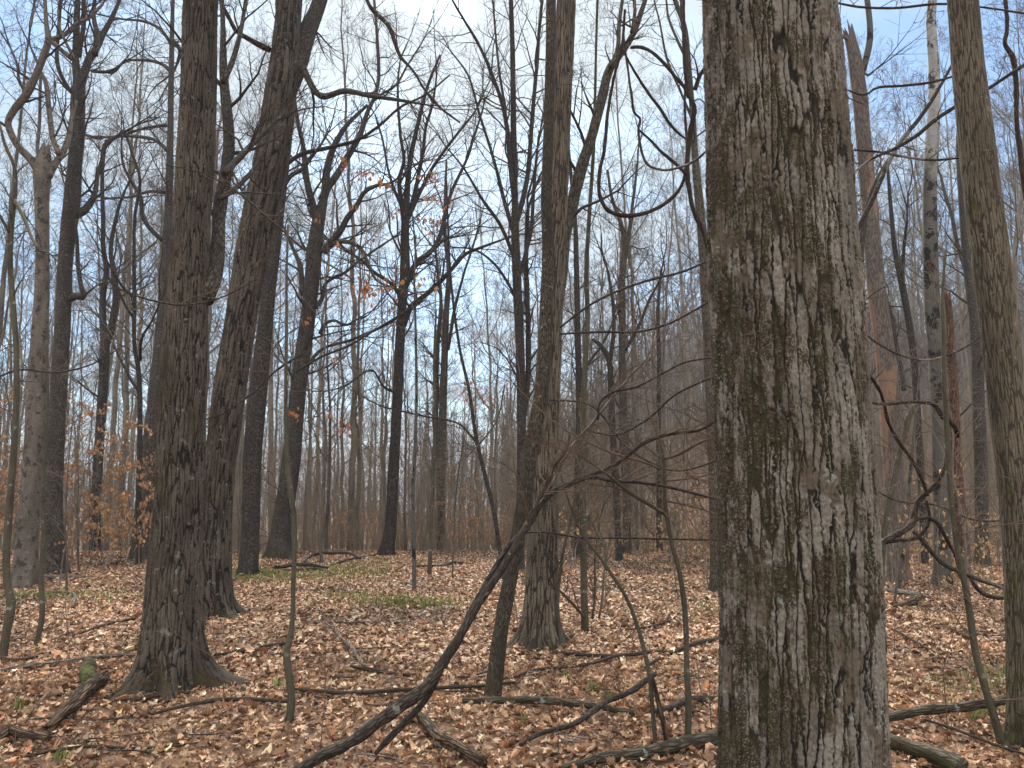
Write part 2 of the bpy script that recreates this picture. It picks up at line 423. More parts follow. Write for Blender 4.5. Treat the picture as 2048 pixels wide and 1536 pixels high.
def bark(name, c1, c2, cf, lowdark=None, width=.03, stretch=6, strength=.6, depthm=.008, moss=None, mossamt=0, lich=0, patch=None, rand=0, bands=0, ridge=False, ring=0, mossbias=.35, blotch=None, rough=.9):
    m, t, b = nodes(name); N = NT(t)
    at = N.n('ShaderNodeAttribute', attribute_name='bk'); bk = at.outputs['Vector']
    if rand:
        oi = N.n('ShaderNodeObjectInfo')
        sh = N.n('ShaderNodeVectorMath', operation='ADD'); N.lk(bk, sh.inputs[0])
        cmb = N.n('ShaderNodeCombineXYZ'); N.lk(N.m('MULTIPLY', oi.outputs['Random'], 50.), cmb.inputs[2]); N.lk(cmb.outputs[0], sh.inputs[1]); bk = sh.outputs[0]
    col = N.mix(N.rng(N.noise(N.vec(bk, (1, 1, .35)), 6, 5, .6).outputs['Fac'], .32, .68), c1, c2)
    fine = N.noise(N.vec(bk, (1, 1, .5)), 90, 4, .7)
    col = N.mix(N.m('MULTIPLY', fine.outputs['Fac'], 1., True), col, N.mix(1., col, (.45, .45, .45), 'MULTIPLY'))
    col = N.mix(.55, col, N.mix(1., col, N.mix(N.rng(fine.outputs['Fac'], .3, .7), (.4, .38, .36), (1.6, 1.6, 1.6)), 'MULTIPLY'))
    w = N.noise(bk, 9, 3); wv = N.n('ShaderNodeVectorMath', operation='MULTIPLY_ADD'); N.lk(w.outputs['Color'], wv.inputs[0]); wv.inputs[1].default_value = (width * 1.1,) * 3; N.lk(bk, wv.inputs[2])
    h = None
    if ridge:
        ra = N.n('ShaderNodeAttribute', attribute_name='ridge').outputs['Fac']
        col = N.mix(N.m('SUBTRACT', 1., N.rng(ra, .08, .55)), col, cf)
        h = N.m('MULTIPLY', fine.outputs['Fac'], .7)
        h = N.m('ADD', h, N.m('MULTIPLY', N.noise(N.vec(bk, (1, 1, .25)), 38, 4, .65).outputs['Fac'], 1.))
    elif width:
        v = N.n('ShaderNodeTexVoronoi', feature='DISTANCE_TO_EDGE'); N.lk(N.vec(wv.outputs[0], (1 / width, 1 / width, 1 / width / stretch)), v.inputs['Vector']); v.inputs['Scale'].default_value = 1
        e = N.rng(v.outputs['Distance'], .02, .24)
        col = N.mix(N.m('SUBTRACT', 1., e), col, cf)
        h = N.m('ADD', e, N.m('MULTIPLY', fine.outputs['Fac'], .5))
    else:
        h = fine.outputs['Fac']
    if bands:
        bn = N.rng(N.noise(N.vec(bk, (1.2, 1.2, 9)), 9, 3, .6).outputs['Fac'], .60, .68)
        col = N.mix(N.m('MULTIPLY', bn, bands), col, cf); h = N.m('SUBTRACT', h, N.m('MULTIPLY', bn, .5))
    if blotch:
        bl = N.rng(N.noise(N.vec(bk, (1, 1, .8), (4, 2, 1)), blotch[1], 5, .62).outputs['Fac'], blotch[2], blotch[2] + .05)
        col = N.mix(bl, col, blotch[0])
    if patch:
        pa = N.rng(N.noise(N.vec(bk, (1, 1, .22), (7, 3, 2)), patch[1], 3).outputs['Fac'], patch[2], patch[2] + .03)
        col = N.mix(pa, col, N.mix(fine.outputs['Fac'], patch[0], tuple(x * .5 for x in patch[0])))
    if lowdark:
        zs = N.n('ShaderNodeSeparateXYZ'); N.lk(bk, zs.inputs[0])
        ld = N.m('ADD', zs.outputs[2], N.m('MULTIPLY', N.noise(N.vec(bk, (1, 1, .5)), 3, 5, .7).outputs['Fac'], 5.))
        col = N.mix(N.m('MULTIPLY', N.rng(ld, lowdark[1], lowdark[1] + 1.5), 1.), N.mix(1., col, lowdark[0], 'MULTIPLY'), col)
    if lich:
        li = N.m('MULTIPLY', N.rng(N.noise(bk, 14, 5, .65).outputs['Fac'], .60, .70), lich)
        col = N.mix(li, col, (.36, .39, .33))
    if moss:
        ge = N.n('ShaderNodeNewGeometry'); sx = N.n('ShaderNodeSeparateXYZ'); N.lk(ge.outputs['Normal'], sx.inputs[0])
        ps = N.n('ShaderNodeSeparateXYZ'); N.lk(ge.outputs['Position'], ps.inputs[0])
        side = N.m('MULTIPLY', sx.outputs[0], -mossbias)
        low = N.m('MULTIPLY', N.rng(ps.outputs[2], .5, 0.0), .085)
        low = N.m('ADD', low, N.m('MULTIPLY', N.rng(ps.outputs[2], 5.0, 1.4), .05))
        mk_ = N.m('ADD', N.m('ADD', N.m('MULTIPLY', side, .35), low), N.noise(N.vec(bk, (1, 1, .42), (2, 9, 5)), 10, 10, .70).outputs['Fac'])
        mf = N.rng(mk_, .66 - mossamt, .74 - mossamt)
        mf = N.m('MULTIPLY', mf, N.rng(N.noise(bk, 120, 3, .7).outputs['Fac'], .32, .52))
        mc = N.mix(N.rng(N.noise(bk, 11, 3).outputs['Fac'], .4, .6), moss, (.042, .028, .014))
        col = N.mix(mf, col, mc)
    if rand:
        hs = N.n('ShaderNodeHueSaturation'); N.lk(col, hs.inputs['Color'])
        N.lk(N.m('ADD', 1 - rand, N.m('MULTIPLY', oi.outputs['Random'], rand * 2)), hs.inputs['Value']); col = hs.outputs[0]
    N.lk(col, b.inputs['Base Color']); b.inputs['Roughness'].default_value = rough
    if strength:
        bp = N.n('ShaderNodeBump'); bp.inputs['Strength'].default_value = strength; bp.inputs['Distance'].default_value = depthm; N.lk(h, bp.inputs['Height']); N.lk(bp.outputs[0], b.inputs['Normal'])
    return m
MOSS = (.07, .075, .02)
M = {}
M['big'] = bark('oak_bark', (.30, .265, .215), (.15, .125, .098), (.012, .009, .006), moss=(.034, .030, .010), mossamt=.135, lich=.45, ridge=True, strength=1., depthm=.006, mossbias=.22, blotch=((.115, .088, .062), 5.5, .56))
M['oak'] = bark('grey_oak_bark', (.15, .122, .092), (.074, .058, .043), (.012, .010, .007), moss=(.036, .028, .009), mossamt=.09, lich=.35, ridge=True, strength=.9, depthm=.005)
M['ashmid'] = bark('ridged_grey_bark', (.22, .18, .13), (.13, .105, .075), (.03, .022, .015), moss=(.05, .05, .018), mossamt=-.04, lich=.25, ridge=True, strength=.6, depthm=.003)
M['leaner'] = bark('dark_mossy_bark', (.135, .11, .078), (.07, .057, .04), (.025, .018, .012), width=.014, stretch=5, moss=(.055, .06, .018), mossamt=.01, lich=.5, strength=.7, depthm=.004)
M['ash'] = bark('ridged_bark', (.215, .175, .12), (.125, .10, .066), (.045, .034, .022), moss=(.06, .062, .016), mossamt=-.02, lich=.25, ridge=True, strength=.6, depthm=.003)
M['ashfar'] = bark('ridged_bark_slim', (.20, .17, .13), (.12, .10, .08), (.04, .03, .02), width=.022, stretch=5, moss=MOSS, mossamt=.02, lich=.2, strength=.8, depthm=.006)
M['grey'] = bark('grey_bark', (.155, .132, .108), (.082, .068, .055), (.03, .023, .018), width=.018, stretch=4, moss=MOSS, mossamt=0.0, lich=.35, strength=.7, depthm=.006)
M['smooth'] = bark('smooth_bark', (.14, .12, .078), (.075, .066, .043), (.045, .038, .028), width=0, moss=(.06, .066, .02), mossamt=0., lich=.6, bands=.5, strength=.35, depthm=.004, blotch=((.05, .042, .032), 7, .62))
M['yellow'] = bark('peeling_birch_bark', (.22, .18, .145), (.13, .108, .086), (.05, .038, .028), width=0, moss=None, lich=.3, bands=1., strength=.7, depthm=.008, blotch=((.05, .04, .03), 8, .545))
M['birch'] = bark('white_birch_bark', (.50, .49, .46), (.34, .33, .31), (.05, .045, .04), width=0, bands=1., strength=.5, depthm=.006, blotch=((.055, .05, .043), 4.0, .54), lowdark=((.30, .28, .25), 9.5))
M['dark'] = bark('dark_bark', (.115, .092, .072), (.062, .05, .04), (.02, .016, .013), width=.03, stretch=3, strength=.8, depthm=.008, lich=.15)
M['snag'] = bark('snag_bark', (.31, .255, .21), (.19, .155, .13), (.08, .06, .05), width=.022, stretch=8, strength=.7, depthm=.01, patch=((.33, .20, .13), 1.6, .52))
M['redsnag'] = bark('rotten_wood', (.26, .13, .07), (.15, .075, .045), (.05, .025, .015), width=.03, stretch=8, strength=.8, depthm=.01)
M['vine'] = bark('vine_bark', (.125, .08, .056), (.055, .036, .026), (.02, .012, .009), width=.008, stretch=14, strength=.9, depthm=.004)
M['dead'] = bark('dead_branch_bark', (.125, .10, .078), (.065, .052, .042), (.025, .018, .013), width=.012, stretch=6, strength=.8, depthm=.004, lich=.55, moss=(.06, .06, .02), mossamt=-.08, patch=((.25, .235, .21), 5, .60))
M['stick'] = bark('stick_bark', (.12, .088, .06), (.06, .044, .03), (.03, .02, .014), width=.01, stretch=6, strength=.5, depthm=.002)
M['log'] = bark('mossy_log_bark', (.18, .15, .11), (.095, .078, .055), (.035, .026, .017), width=.02, stretch=7, strength=.8, depthm=.005, moss=(.06, .062, .02), mossamt=-.02, lich=.7)
M['mossy'] = bark('mossy_stump_bark', (.12, .10, .07), (.07, .055, .04), (.03, .022, .015), width=.03, stretch=2, strength=.8, depthm=.01, moss=(.10, .115, .02), mossamt=.22)
M['rot'] = bark('rotten_log_wood', (.27, .175, .105), (.125, .078, .048), (.028, .017, .011), width=.02, stretch=11, strength=1., depthm=.01, moss=MOSS, mossamt=-.04)
M['pale'] = bark('weathered_wood', (.33, .29, .24), (.2, .17, .14), (.06, .045, .035), width=.018, stretch=9, strength=.7, depthm=.004)
M['twig'] = bark('twig_bark', (.085, .066, .052), (.05, .038, .03), (.03, .022, .018), width=0, strength=0)
M['redtwig'] = bark('reddish_twig_bark', (.20, .130, .088), (.12, .078, .053), (.03, .02, .016), width=0, strength=0)
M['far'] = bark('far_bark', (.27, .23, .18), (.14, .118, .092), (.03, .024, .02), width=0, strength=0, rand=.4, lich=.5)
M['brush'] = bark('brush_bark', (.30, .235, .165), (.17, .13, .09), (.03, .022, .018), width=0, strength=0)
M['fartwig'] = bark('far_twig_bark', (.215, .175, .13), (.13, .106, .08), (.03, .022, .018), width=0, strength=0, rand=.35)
def leafmat(name, transl=.25, rough=.6):
    m, t, b = nodes(name); N = NT(t)
    a = N.n('ShaderNodeAttribute', attribute_name='col')
    g = N.n('ShaderNodeNewGeometry'); nz = N.noise(g.outputs['Position'], 60, 3, .6)
    c = N.mix(1., a.outputs['Color'], N.mix(nz.outputs['Fac'], (.6, .6, .6), (1.4, 1.35, 1.3)), 'MULTIPLY')
    N.lk(c, b.inputs['Base Color']); b.inputs['Roughness'].default_value = rough; b.inputs['Specular IOR Level'].default_value = .3
    if transl:
        tr = N.n('ShaderNodeBsdfTranslucent'); N.lk(c, tr.inputs[0]); mx = N.n('ShaderNodeMixShader'); mx.inputs[0].default_value = transl
        N.lk(b.outputs[0], mx.inputs[1]); N.lk(tr.outputs[0], mx.inputs[2]); o = [x for x in t.nodes if x.type == 'OUTPUT_MATERIAL'][0]; N.lk(mx.outputs[0], o.inputs[0])
    return m
M['leaf'] = leafmat('dead_leaf', .12, .55)
M['hangleaf'] = leafmat('hanging_dead_leaf', .45, .6)
M['green'] = leafmat('green_blade', .3, .5)
def groundmat():
    m, t, b = nodes('leaf_mould'); N = NT(t); g = N.n('ShaderNodeNewGeometry'); p = g.outputs['Position']
    v = N.n('ShaderNodeTexVoronoi'); N.lk(p, v.inputs['Vector']); v.inputs['Scale'].default_value = 14
    cr = N.n('ShaderNodeValToRGB'); sx = N.n('ShaderNodeSeparateXYZ'); N.lk(v.outputs['Color'], sx.inputs[0]); N.lk(sx.outputs[0], cr.inputs[0])
    e = cr.color_ramp.elements; e[0].color = (.075, .04, .024, 1); e[1].color = (.34, .22, .135, 1); k = e.new(.5); k.color = (.17, .09, .055, 1)
    c = N.mix(.6, cr.outputs[0], N.mix(N.noise(p, .8, 5).outputs['Fac'], (.10, .06, .038), (.22, .135, .085)))
    N.lk(c, b.inputs['Base Color']); b.inputs['Roughness'].default_value = .95
    bp = N.n('ShaderNodeBump'); bp.inputs['Distance'].default_value = .02; N.lk(N.noise(p, 22, 4).outputs['Fac'], bp.inputs['Height']); N.lk(bp.outputs[0], b.inputs['Normal'])
    return m
M['ground'] = groundmat()
def hillmat():
    m, t, b = nodes('far_wooded_hill'); N = NT(t); g = N.n('ShaderNodeNewGeometry'); p = g.outputs['Position']
    c = N.mix(N.noise(p, .03, 6, .7).outputs['Fac'], (.07, .055, .045), (.14, .11, .09)); N.lk(c, b.inputs['Base Color']); b.inputs['Roughness'].default_value = 1
    return m
M['hill'] = hillmat()
# ---------------------------------------------------------------- ground, hills
def build_ground():
    na = 600
    rs = [0.0]; r = .15
    while r < 4500: rs.append(r); r += max(.11, r * .022)
    rs = np.array(rs[1:]); a = np.arange(na) * 2 * math.pi / na
    X = rs[:, None] * np.sin(a); Y = rs[:, None] * np.cos(a)
    Z = terr(X, Y); Z = np.maximum(Z, -32)
    V = np.stack([X, Y, Z], 2).reshape(-1, 3)
    n = len(rs); i = np.arange(n - 1)[:, None] * na; j = np.arange(na)[None]; j2 = (j + 1) % na
    Q = np.stack([i + j, i + na + j, i + na + j2, i + j2], 2).reshape(-1, 4)
    V = np.vstack([V, [[0, 0, th(0, 0)]]]); c = len(V) - 1
    jj = np.arange(na); T = np.stack([np.full(na, c), jj, (jj + 1) % na], 1)
    tag(mk('ground', V, [Q, T], M['ground']), 'forest floor of brown leaf mould under the fallen leaves', 'ground', kind='structure')
build_ground()
def build_hills():
    for R_, hh, sd in ((1500, 95, 4), (2500, 200, 8)):
        a = np.radians(np.linspace(-60, 60, 260)); k = np.linspace(0, 1, 26)
        rad = R_ + k[:, None] * R_ * .35 + 0 * a
        X = rad * np.sin(a); Y = rad * np.cos(a)
        p = np.stack([X.ravel() * .0016, Y.ravel() * .0016, X.ravel() * 0], 1)
        prof = np.sin(k * math.pi)[:, None]
        Z = -34 + prof * hh * (.55 + .75 * fbm(p, 5, sd).reshape(X.shape)) + (fbm(p * 30, 2, sd).reshape(X.shape) - .5) * 9 * prof
        V = np.stack([X, Y, Z], 2).reshape(-1, 3); n, m = X.shape
        i = np.arange(n - 1)[:, None] * m; j = np.arange(m - 1)[None]
        Q = np.stack([i + j, i + m + j, i + m + j + 1, i + j + 1], 2).reshape(-1, 4)[:, ::-1]
        tag(mk('hills', V, [Q], M['hill']), 'low wooded ridge seen through the trunks on the horizon', 'hill', kind='structure')
build_hills()

# ---------------------------------------------------------------- bark relief of the near trunks
def cells(q, w, l, seed, thr):
    f1, f2, idv = voro(q / np.array([w, w, l]), seed); e = np.clip((f2 - f1) / thr, 0, 1)
    return e * e * (3 - 2 * e), idv
def relief(width, length, depth_, seed=0, plates=False, thr=.3):
    """deep wandering vertical fissures, finer cracks and flakes on the ridges between them"""
    def f(bk, TT, SS, Rm):
        w = np.stack([fbm(bk * 3 + 3, 2, seed + 1), fbm(bk * 3 + 8, 2, seed + 2), fbm(bk * 4 + 5, 2, seed + 3)], 1) - .5
        w2 = np.stack([fbm(bk * 55 + 3, 2, seed + 4), fbm(bk * 55 + 8, 2, seed + 5), vnoise(bk * 25, seed + 6)], 1) - .5
        q = bk + w * width * np.array([1.2, 1.2, 5]) + w2 * width * np.array([.3, .3, .5])
        e, idv = cells(q, width, length, seed, thr)
        fl = fbm(bk * np.array([75, 75, 40]), 3, seed + 21) - .5
        if not plates:
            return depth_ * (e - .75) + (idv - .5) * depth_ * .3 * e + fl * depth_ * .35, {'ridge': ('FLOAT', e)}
        e2, id2 = cells(q + 3, width * .42, length * .2, seed + 9, .13)
        e3, id3 = cells(bk + w2 * .016, .016, .020, seed + 31, .2)       # small flakes
        d = depth_ * (e - .8) + (idv - .5) * depth_ * .5 * e + fl * depth_ * .45 + ((id3 - .5) * .42 + (id2 - .5) * .5 + (e3 - 1) * .12) * depth_ * e
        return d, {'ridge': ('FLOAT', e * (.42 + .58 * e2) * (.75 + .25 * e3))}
    return f
def near_ds(fine, fine_to, coarse):
    return lambda s: fine if s < fine_to else min(coarse, fine + (s - fine_to) * .12)

UP = Vector((0, 0, 1))
def rows(pts, D, dy=0., dys=None):
    out = []; n = len(pts)
    for k, p in enumerate(pts):
        Y = D + (dys[k] if dys else dy * k / max(1, n - 1)); q = P(p[0], p[1], Y)
        out.append((q[0], q[1], q[2], p[2] / 2 * depth(q) / FPX))
    return out
def spray(T_, X, rr, rng, sp=.4, scale=1., lev=2, t0=.1, kids=4, up=.04, rmin=.0022, amt=1.):
    s = 0; L_ = np.concatenate([[0], np.cumsum(np.linalg.norm(np.diff(X, axis=0), axis=1))]); tot = L_[-1]
    s = tot * t0
    while s < tot:
        i = min(int(np.searchsorted(L_, s)), len(X) - 1); i0 = max(0, i - 1)
        d = Vector(X[i] - X[i0]) if i != i0 else UP.copy()
        if d.length < 1e-6: d = UP.copy()
        d.normalize(); w = Vector((rng.gauss(0, 1), rng.gauss(0, 1), rng.gauss(0, .6))); w -= d * w.dot(d); w.normalize()
        a = math.radians(rng.uniform(30, 70)); nd = d * math.cos(a) + w * math.sin(a)
        f = 1 - .5 * s / tot
        grow(T_, tuple(X[i]), tuple(nd), rng.uniform(.5, 1.25) * scale * f, max(rmin, min(rr[i] * .45, .02 * scale)), 3 - lev, 3, rng, up, .17, kids, rmin)
        s += sp * rng.uniform(.6, 1.4)

PARTN = {}
def traced(name, label, trunk, mat, cat='tree', limbs=(), D=None, dtop=0., ext=9, group=None, sides=14, ds=.1, disp=None, flare=.35, roots=5, bump=.035, tw=None, sp=.45, scale=1.1, seed=0, trunk_t0=.35, jag=0, limbmat=None, twmat=None, wob=.0, kids=4, crown=True, leaves=None, extlimbs=7, lowtw=0, lev=2):
    rng = random.Random(seed * 77 + 5); limbmat = limbmat or mat; twmat = twmat or M['twig']
    bx, by = trunk[0][:2]
    if D is None: D = float(G(bx, by)[1])
    R = rows(trunk, D, dtop)
    x0, y0 = R[0][0], R[0][1]; gz = th(x0, y0)
    if R[0][2] > gz + .05:      # base hidden: carry the trunk straight down to the ground
        dx = (R[0][0] - R[1][0]) / max(.2, (R[1][2] - R[0][2])) * (R[0][2] - gz)
        x1 = x0 + max(-.6, min(.6, dx)); R = [(x1, y0, th(x1, y0), R[0][3] * 1.08)] + R
    else: R[0] = (x0, y0, gz, R[0][3])
    base = R[0]
    R = [(base[0], base[1], base[2] - .15, base[3])] + R
    if ext and trunk[-1][1] <= 5:
        a, b = np.array(R[-2]), np.array(R[-1]); d = (b - a)[:3]; d = d / np.linalg.norm(d) * .6 + np.array([0, 0, .4]); d /= np.linalg.norm(d)
        for k in range(1, 5): 
            q = b[:3] + d * ext * k / 4 + np.array([rng.gauss(0, .12), rng.gauss(0, .12), 0]) * k; R.append((q[0], q[1], q[2], b[3] * (1 - .2 * k)))
    root = empty(name, (base[0], base[1], base[2]), label, cat, group)
    o, X, rr = stem('trunk', R, mat, root, ds=ds, sides=sides, flare=flare, roots=roots, bump=bump, seed=seed + 1, disp=disp, jag=jag, wob=wob)
    T_ = []
    for li in limbs:
        li = dict(p=li) if not isinstance(li, dict) else li
        dy = li.get('dy', rng.uniform(-1.3, 1.3)); pts = li['p']
        # the limb leaves the trunk at the depth of the trunk there
        q0 = P(pts[0][0], pts[0][1], D); k = int(np.argmin(np.abs(X[:, 2] - q0[2]))); Ds = float(X[k][1])
        RR_ = rows(pts, Ds, dy)
        if pts[-1][1] <= 5 and li.get('ext', 1):
            a, b = np.array(RR_[-2]), np.array(RR_[-1]); d = (b - a)[:3]; d /= np.linalg.norm(d); d = d * .8 + np.array([0, 0, .25])
            for k in (1, 2, 3): q = b[:3] + d * 1.1 * k; RR_.append((q[0], q[1], q[2], max(.004, b[3] * (1 - .28 * k))))
        lo, LX, lr = stem('limb', RR_, li.get('mat', limbmat), root, ds=.09, sides=8, bump=.05, seed=seed + 3, wob=li.get('wob', .05))
        if crown and li.get('tw', 1): spray(T_, LX, lr, rng, sp, scale, lev, .12, kids)
        if crown:
            d = Vector(LX[-1] - LX[-3]).normalized()
            for _ in range(2): grow(T_, tuple(LX[-1]), tuple(d), scale * 1.2, max(.004, lr[-1] * .8), 1, 3, rng, .05, .16, kids)
    if crown:
        top = X[:, 2] > base[2] + (X[-1][2] - base[2]) * trunk_t0
        if top.sum() > 3: spray(T_, X[top], rr[top] * .6, rng, sp * 1.3, scale * 1.1, lev, .0, kids)
        if ext and trunk[-1][1] <= 5:
            idx = np.where(X[:, 2] > R[-5][2] + 1.2)[0]
            for k in range(extlimbs):
                i = idx[int(len(idx) * (k + .6) / (extlimbs + .7))]; a = rng.uniform(0, 6.283)
                grow(T_, tuple(X[i]), (math.cos(a) * .75, math.sin(a) * .75, .65), rng.uniform(2.5, 4.5), rr[i] * .36, 0, 3, rng, .06, .14, kids, .004)
            for _ in range(3): grow(T_, tuple(X[-1]), (rng.gauss(0, .4), rng.gauss(0, .4), 1), 3.5, rr[-1] * .7, 0, 3, rng, .06, .14, kids, .004)
        if lowtw:
            for _ in range(lowtw):
                i = rng.randrange(len(X) // 8, max(len(X) // 8 + 2, int(len(X) * .6))); a = rng.uniform(0, 6.283)
                grow(T_, tuple(X[i]), (math.cos(a), math.sin(a), .35), rng.uniform(.5, 1.5), .005, 1, 3, rng, .02, .17, kids, .0018)
    if T_: tubes_mesh('crown', T_, twmat, root, np.array(root.location))
    if leaves:
        pos = []; rg = np.random.default_rng(seed)
        for (px, py, n, spd, dl) in leaves:
            for _ in range(n): pos.append(P(px + rg.normal(0, spd), py + rg.normal(0, spd * .7), D + dl + rg.normal(0, .15)))
        pos = np.array(pos); n = len(pos)
        leaves_mesh('foliage', pos, rg.uniform(.07, .12, n), .5, leafcols(n, ((.32, .125, .05), (.25, .09, .04), (.4, .19, .08)), seed), M['hangleaf'], root, np.array(root.location), seed, hang=True, curl=.8)
    return root, X, rr, D

# ================================================================ the trees one can tell apart
t = traced
t('oak_tree', 'huge grey oak trunk with flaky moss-stained bark filling the view from bottom to top', [(1604, 1690, 332), (1602, 1536, 320), (1597, 1300, 311), (1589, 1000, 302), (1577, 750, 293), (1564, 550, 286), (1552, 300, 272), (1538, 0, 256)], M['big'],
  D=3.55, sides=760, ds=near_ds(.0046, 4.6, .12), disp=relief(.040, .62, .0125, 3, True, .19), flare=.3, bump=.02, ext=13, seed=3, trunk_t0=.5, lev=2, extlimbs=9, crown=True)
t('oak_tree', 'straight dark oak with spreading mossy root flare beside the short rotten log', [(340, 1372, 112), (342, 1300, 108), (345, 1200, 101), (356, 1024, 94), (366, 750, 87), (379, 512, 74), (387, 380, 71), (394, 250, 69), (402, 0, 63)], M['oak'],
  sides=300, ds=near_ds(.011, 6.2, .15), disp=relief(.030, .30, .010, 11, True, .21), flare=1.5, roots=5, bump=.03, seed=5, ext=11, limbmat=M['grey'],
  limbs=[dict(p=[(408, 600, 40), (428, 545, 40), (440, 475, 28), (440, 420, 27), (452, 333, 25), (451, 233, 22), (449, 155, 18), (444, 60, 11), (445, 0, 9)], dy=1.0),
         dict(p=[(447, 165, 12), (466, 125, 11), (484, 65, 9), (492, 0, 7)], dy=.3), dict(p=[(450, 345, 15), (480, 318, 13), (512, 283, 10), (560, 235, 6)], dy=1.),
         dict(p=[(438, 398, 12), (470, 380, 10), (505, 345, 8), (530, 300, 5)], dy=.6)], trunk_t0=.6)
t('oak_tree', 'leaning shaggy-barked oak forking near its top, close behind the straight dark oak', [(424, 1235, 66), (427, 1150, 68), (433, 1000, 62), (457, 800, 62), (480, 650, 58), (503, 512, 64), (530, 380, 66), (545, 300, 66), (563, 170, 60), (573, 70, 50), (576, 0, 48)], M['oak'],
  sides=220, ds=near_ds(.016, 8.5, .16), disp=relief(.05, .6, .015, 17, True, .22), flare=1.1, seed=7, ext=9, limbmat=M['grey'],
  limbs=[dict(p=[(572, 190, 40), (592, 130, 40), (610, 80, 38), (628, 40, 34), (642, 0, 30)], dy=.4), dict(p=[(606, 135, 14), (640, 190, 13), (690, 180, 11), (750, 192, 9), (800, 200, 7), (850, 208, 4)], dy=-1),
         dict(p=[(540, 100, 12), (520, 90, 12), (495, 75, 10), (470, 60, 9), (452, 25, 7), (440, 0, 6)], dy=-.6)], trunk_t0=.55)
t('dark_tree', 'black narrow trunk rising just beside the leaning oak from a patch of grass', [(495, 1152, 38), (500, 1090, 36), (506, 900, 36), (520, 750, 34), (536, 600, 28), (548, 500, 24), (560, 400, 22), (575, 280, 18), (590, 150, 14), (600, 0, 10)], M['dark'], seed=9, dtop=.8, sides=24, limbs=[[(548, 510, 14), (520, 470, 10), (500, 420, 8)], [(556, 400, 10), (580, 350, 9), (600, 340, 8), (640, 290, 5)]])
t('birch_tree', 'peeling yellow birch with a snapped central top between two crooked limbs', [(50, 1172, 52), (53, 1100, 42), (60, 1000, 37), (67, 900, 35), (75, 750, 33), (83, 600, 28), (85, 512, 25), (84, 400, 27), (85, 340, 32), (88, 318, 26), (90, 300, 12)], M['yellow'], seed=11, sides=40, jag=.25, flare=.5, trunk_t0=2, ds=.06, scale=1.4,
  limbs=[dict(p=[(76, 338, 18), (58, 315, 15), (38, 295, 14), (22, 266, 13), (16, 245, 13), (27, 222, 14), (52, 190, 16), (74, 145, 14), (88, 110, 14), (97, 82, 13), (93, 50, 9), (90, 0, 7)], dy=-.5, wob=0),
         dict(p=[(97, 352, 16), (112, 325, 13), (126, 300, 12), (138, 268, 10), (142, 240, 8), (150, 200, 7)], dy=.6), dict(p=[(98, 80, 10), (125, 72, 9), (150, 48, 8), (180, 32, 7), (205, 10, 5)], dy=.4),
         dict(p=[(78, 322, 8), (75, 290, 7), (79, 220, 6), (80, 130, 5)], dy=.2), dict(p=[(118, 308, 11), (104, 270, 11), (97, 215, 10), (92, 170, 9), (80, 140, 6), (60, 90, 4)], dy=.3),
         dict(p=[(54, 185, 7), (42, 170, 6), (34, 130, 5), (20, 95, 4)], dy=-.3), dict(p=[(97, 78, 9), (118, 95, 9), (146, 118, 7), (120, 60, 5), (115, 20, 4)], dy=0)])
t('maple_tree', 'tall maple forking high up with an elbow-shaped stub on its trunk, beside the peeling birch', [(108, 1150, 46), (107, 1050, 36), (106, 1000, 35), (111, 900, 32), (119, 750, 30), (128, 600, 28), (132, 512, 27), (144, 400, 31), (149, 340, 27), (155, 270, 27), (156, 200, 27), (158, 165, 22), (152, 130, 14), (153, 60, 12), (155, 0, 11)], M['grey'], seed=13, sides=30, flare=.5, scale=1.4,
  limbs=[dict(p=[(136, 600, 14), (152, 592, 15), (168, 594, 13), (163, 575, 9), (156, 530, 8), (154, 480, 7), (150, 440, 5)], dy=-.3, wob=0), dict(p=[(150, 430, 17), (165, 424, 16), (180, 408, 14), (190, 385, 10), (196, 350, 8), (205, 320, 8), (212, 290, 10), (235, 272, 6)], dy=.5),
         dict(p=[(160, 175, 18), (168, 150, 16), (178, 120, 15), (190, 103, 14), (206, 70, 11), (222, 40, 9), (240, 0, 6)], dy=.5), dict(p=[(190, 110, 12), (194, 70, 10), (188, 40, 9), (190, 0, 7)], dy=.1),
         dict(p=[(158, 115, 9), (166, 60, 9), (168, 0, 8)], dy=-.5), dict(p=[(148, 190, 9), (130, 165, 8), (115, 130, 8), (118, 60, 7), (122, 0, 6)], dy=-.5), dict(p=[(182, 142, 6), (210, 144, 6), (232, 137, 5), (245, 125, 4)], dy=.2)])
t('young_tree', 'crooked slim young tree with a knee-like kink near the ground, nearest the picture edge', [(5, 1318, 15), (14, 1260, 15), (22, 1205, 17), (14, 1165, 14), (20, 1000, 14), (28, 900, 12), (33, 700, 11), (25, 600, 11), (20, 512, 10), (24, 440, 10), (31, 370, 8), (28, 330, 7), (10, 290, 6), (0, 250, 5)], M['smooth'], seed=15, sides=12, ext=0, flare=.2, trunk_t0=.4, bump=.06,
  limbs=[[(22, 470, 7), (5, 440, 6), (-20, 400, 5)], [(30, 400, 8), (45, 430, 7), (60, 470, 6), (75, 500, 5)]], scale=.7)
t('sapling', 'thin bent sapling standing between the kinked young tree and the straight dark oak', [(71, 1297, 9), (84, 1235, 11), (83, 1160, 9), (87, 1050, 9), (84, 1000, 8), (90, 900, 7), (95, 800, 6), (92, 680, 4)], M['smooth'], seed=17, sides=10, ext=0, flare=.1, scale=.6)
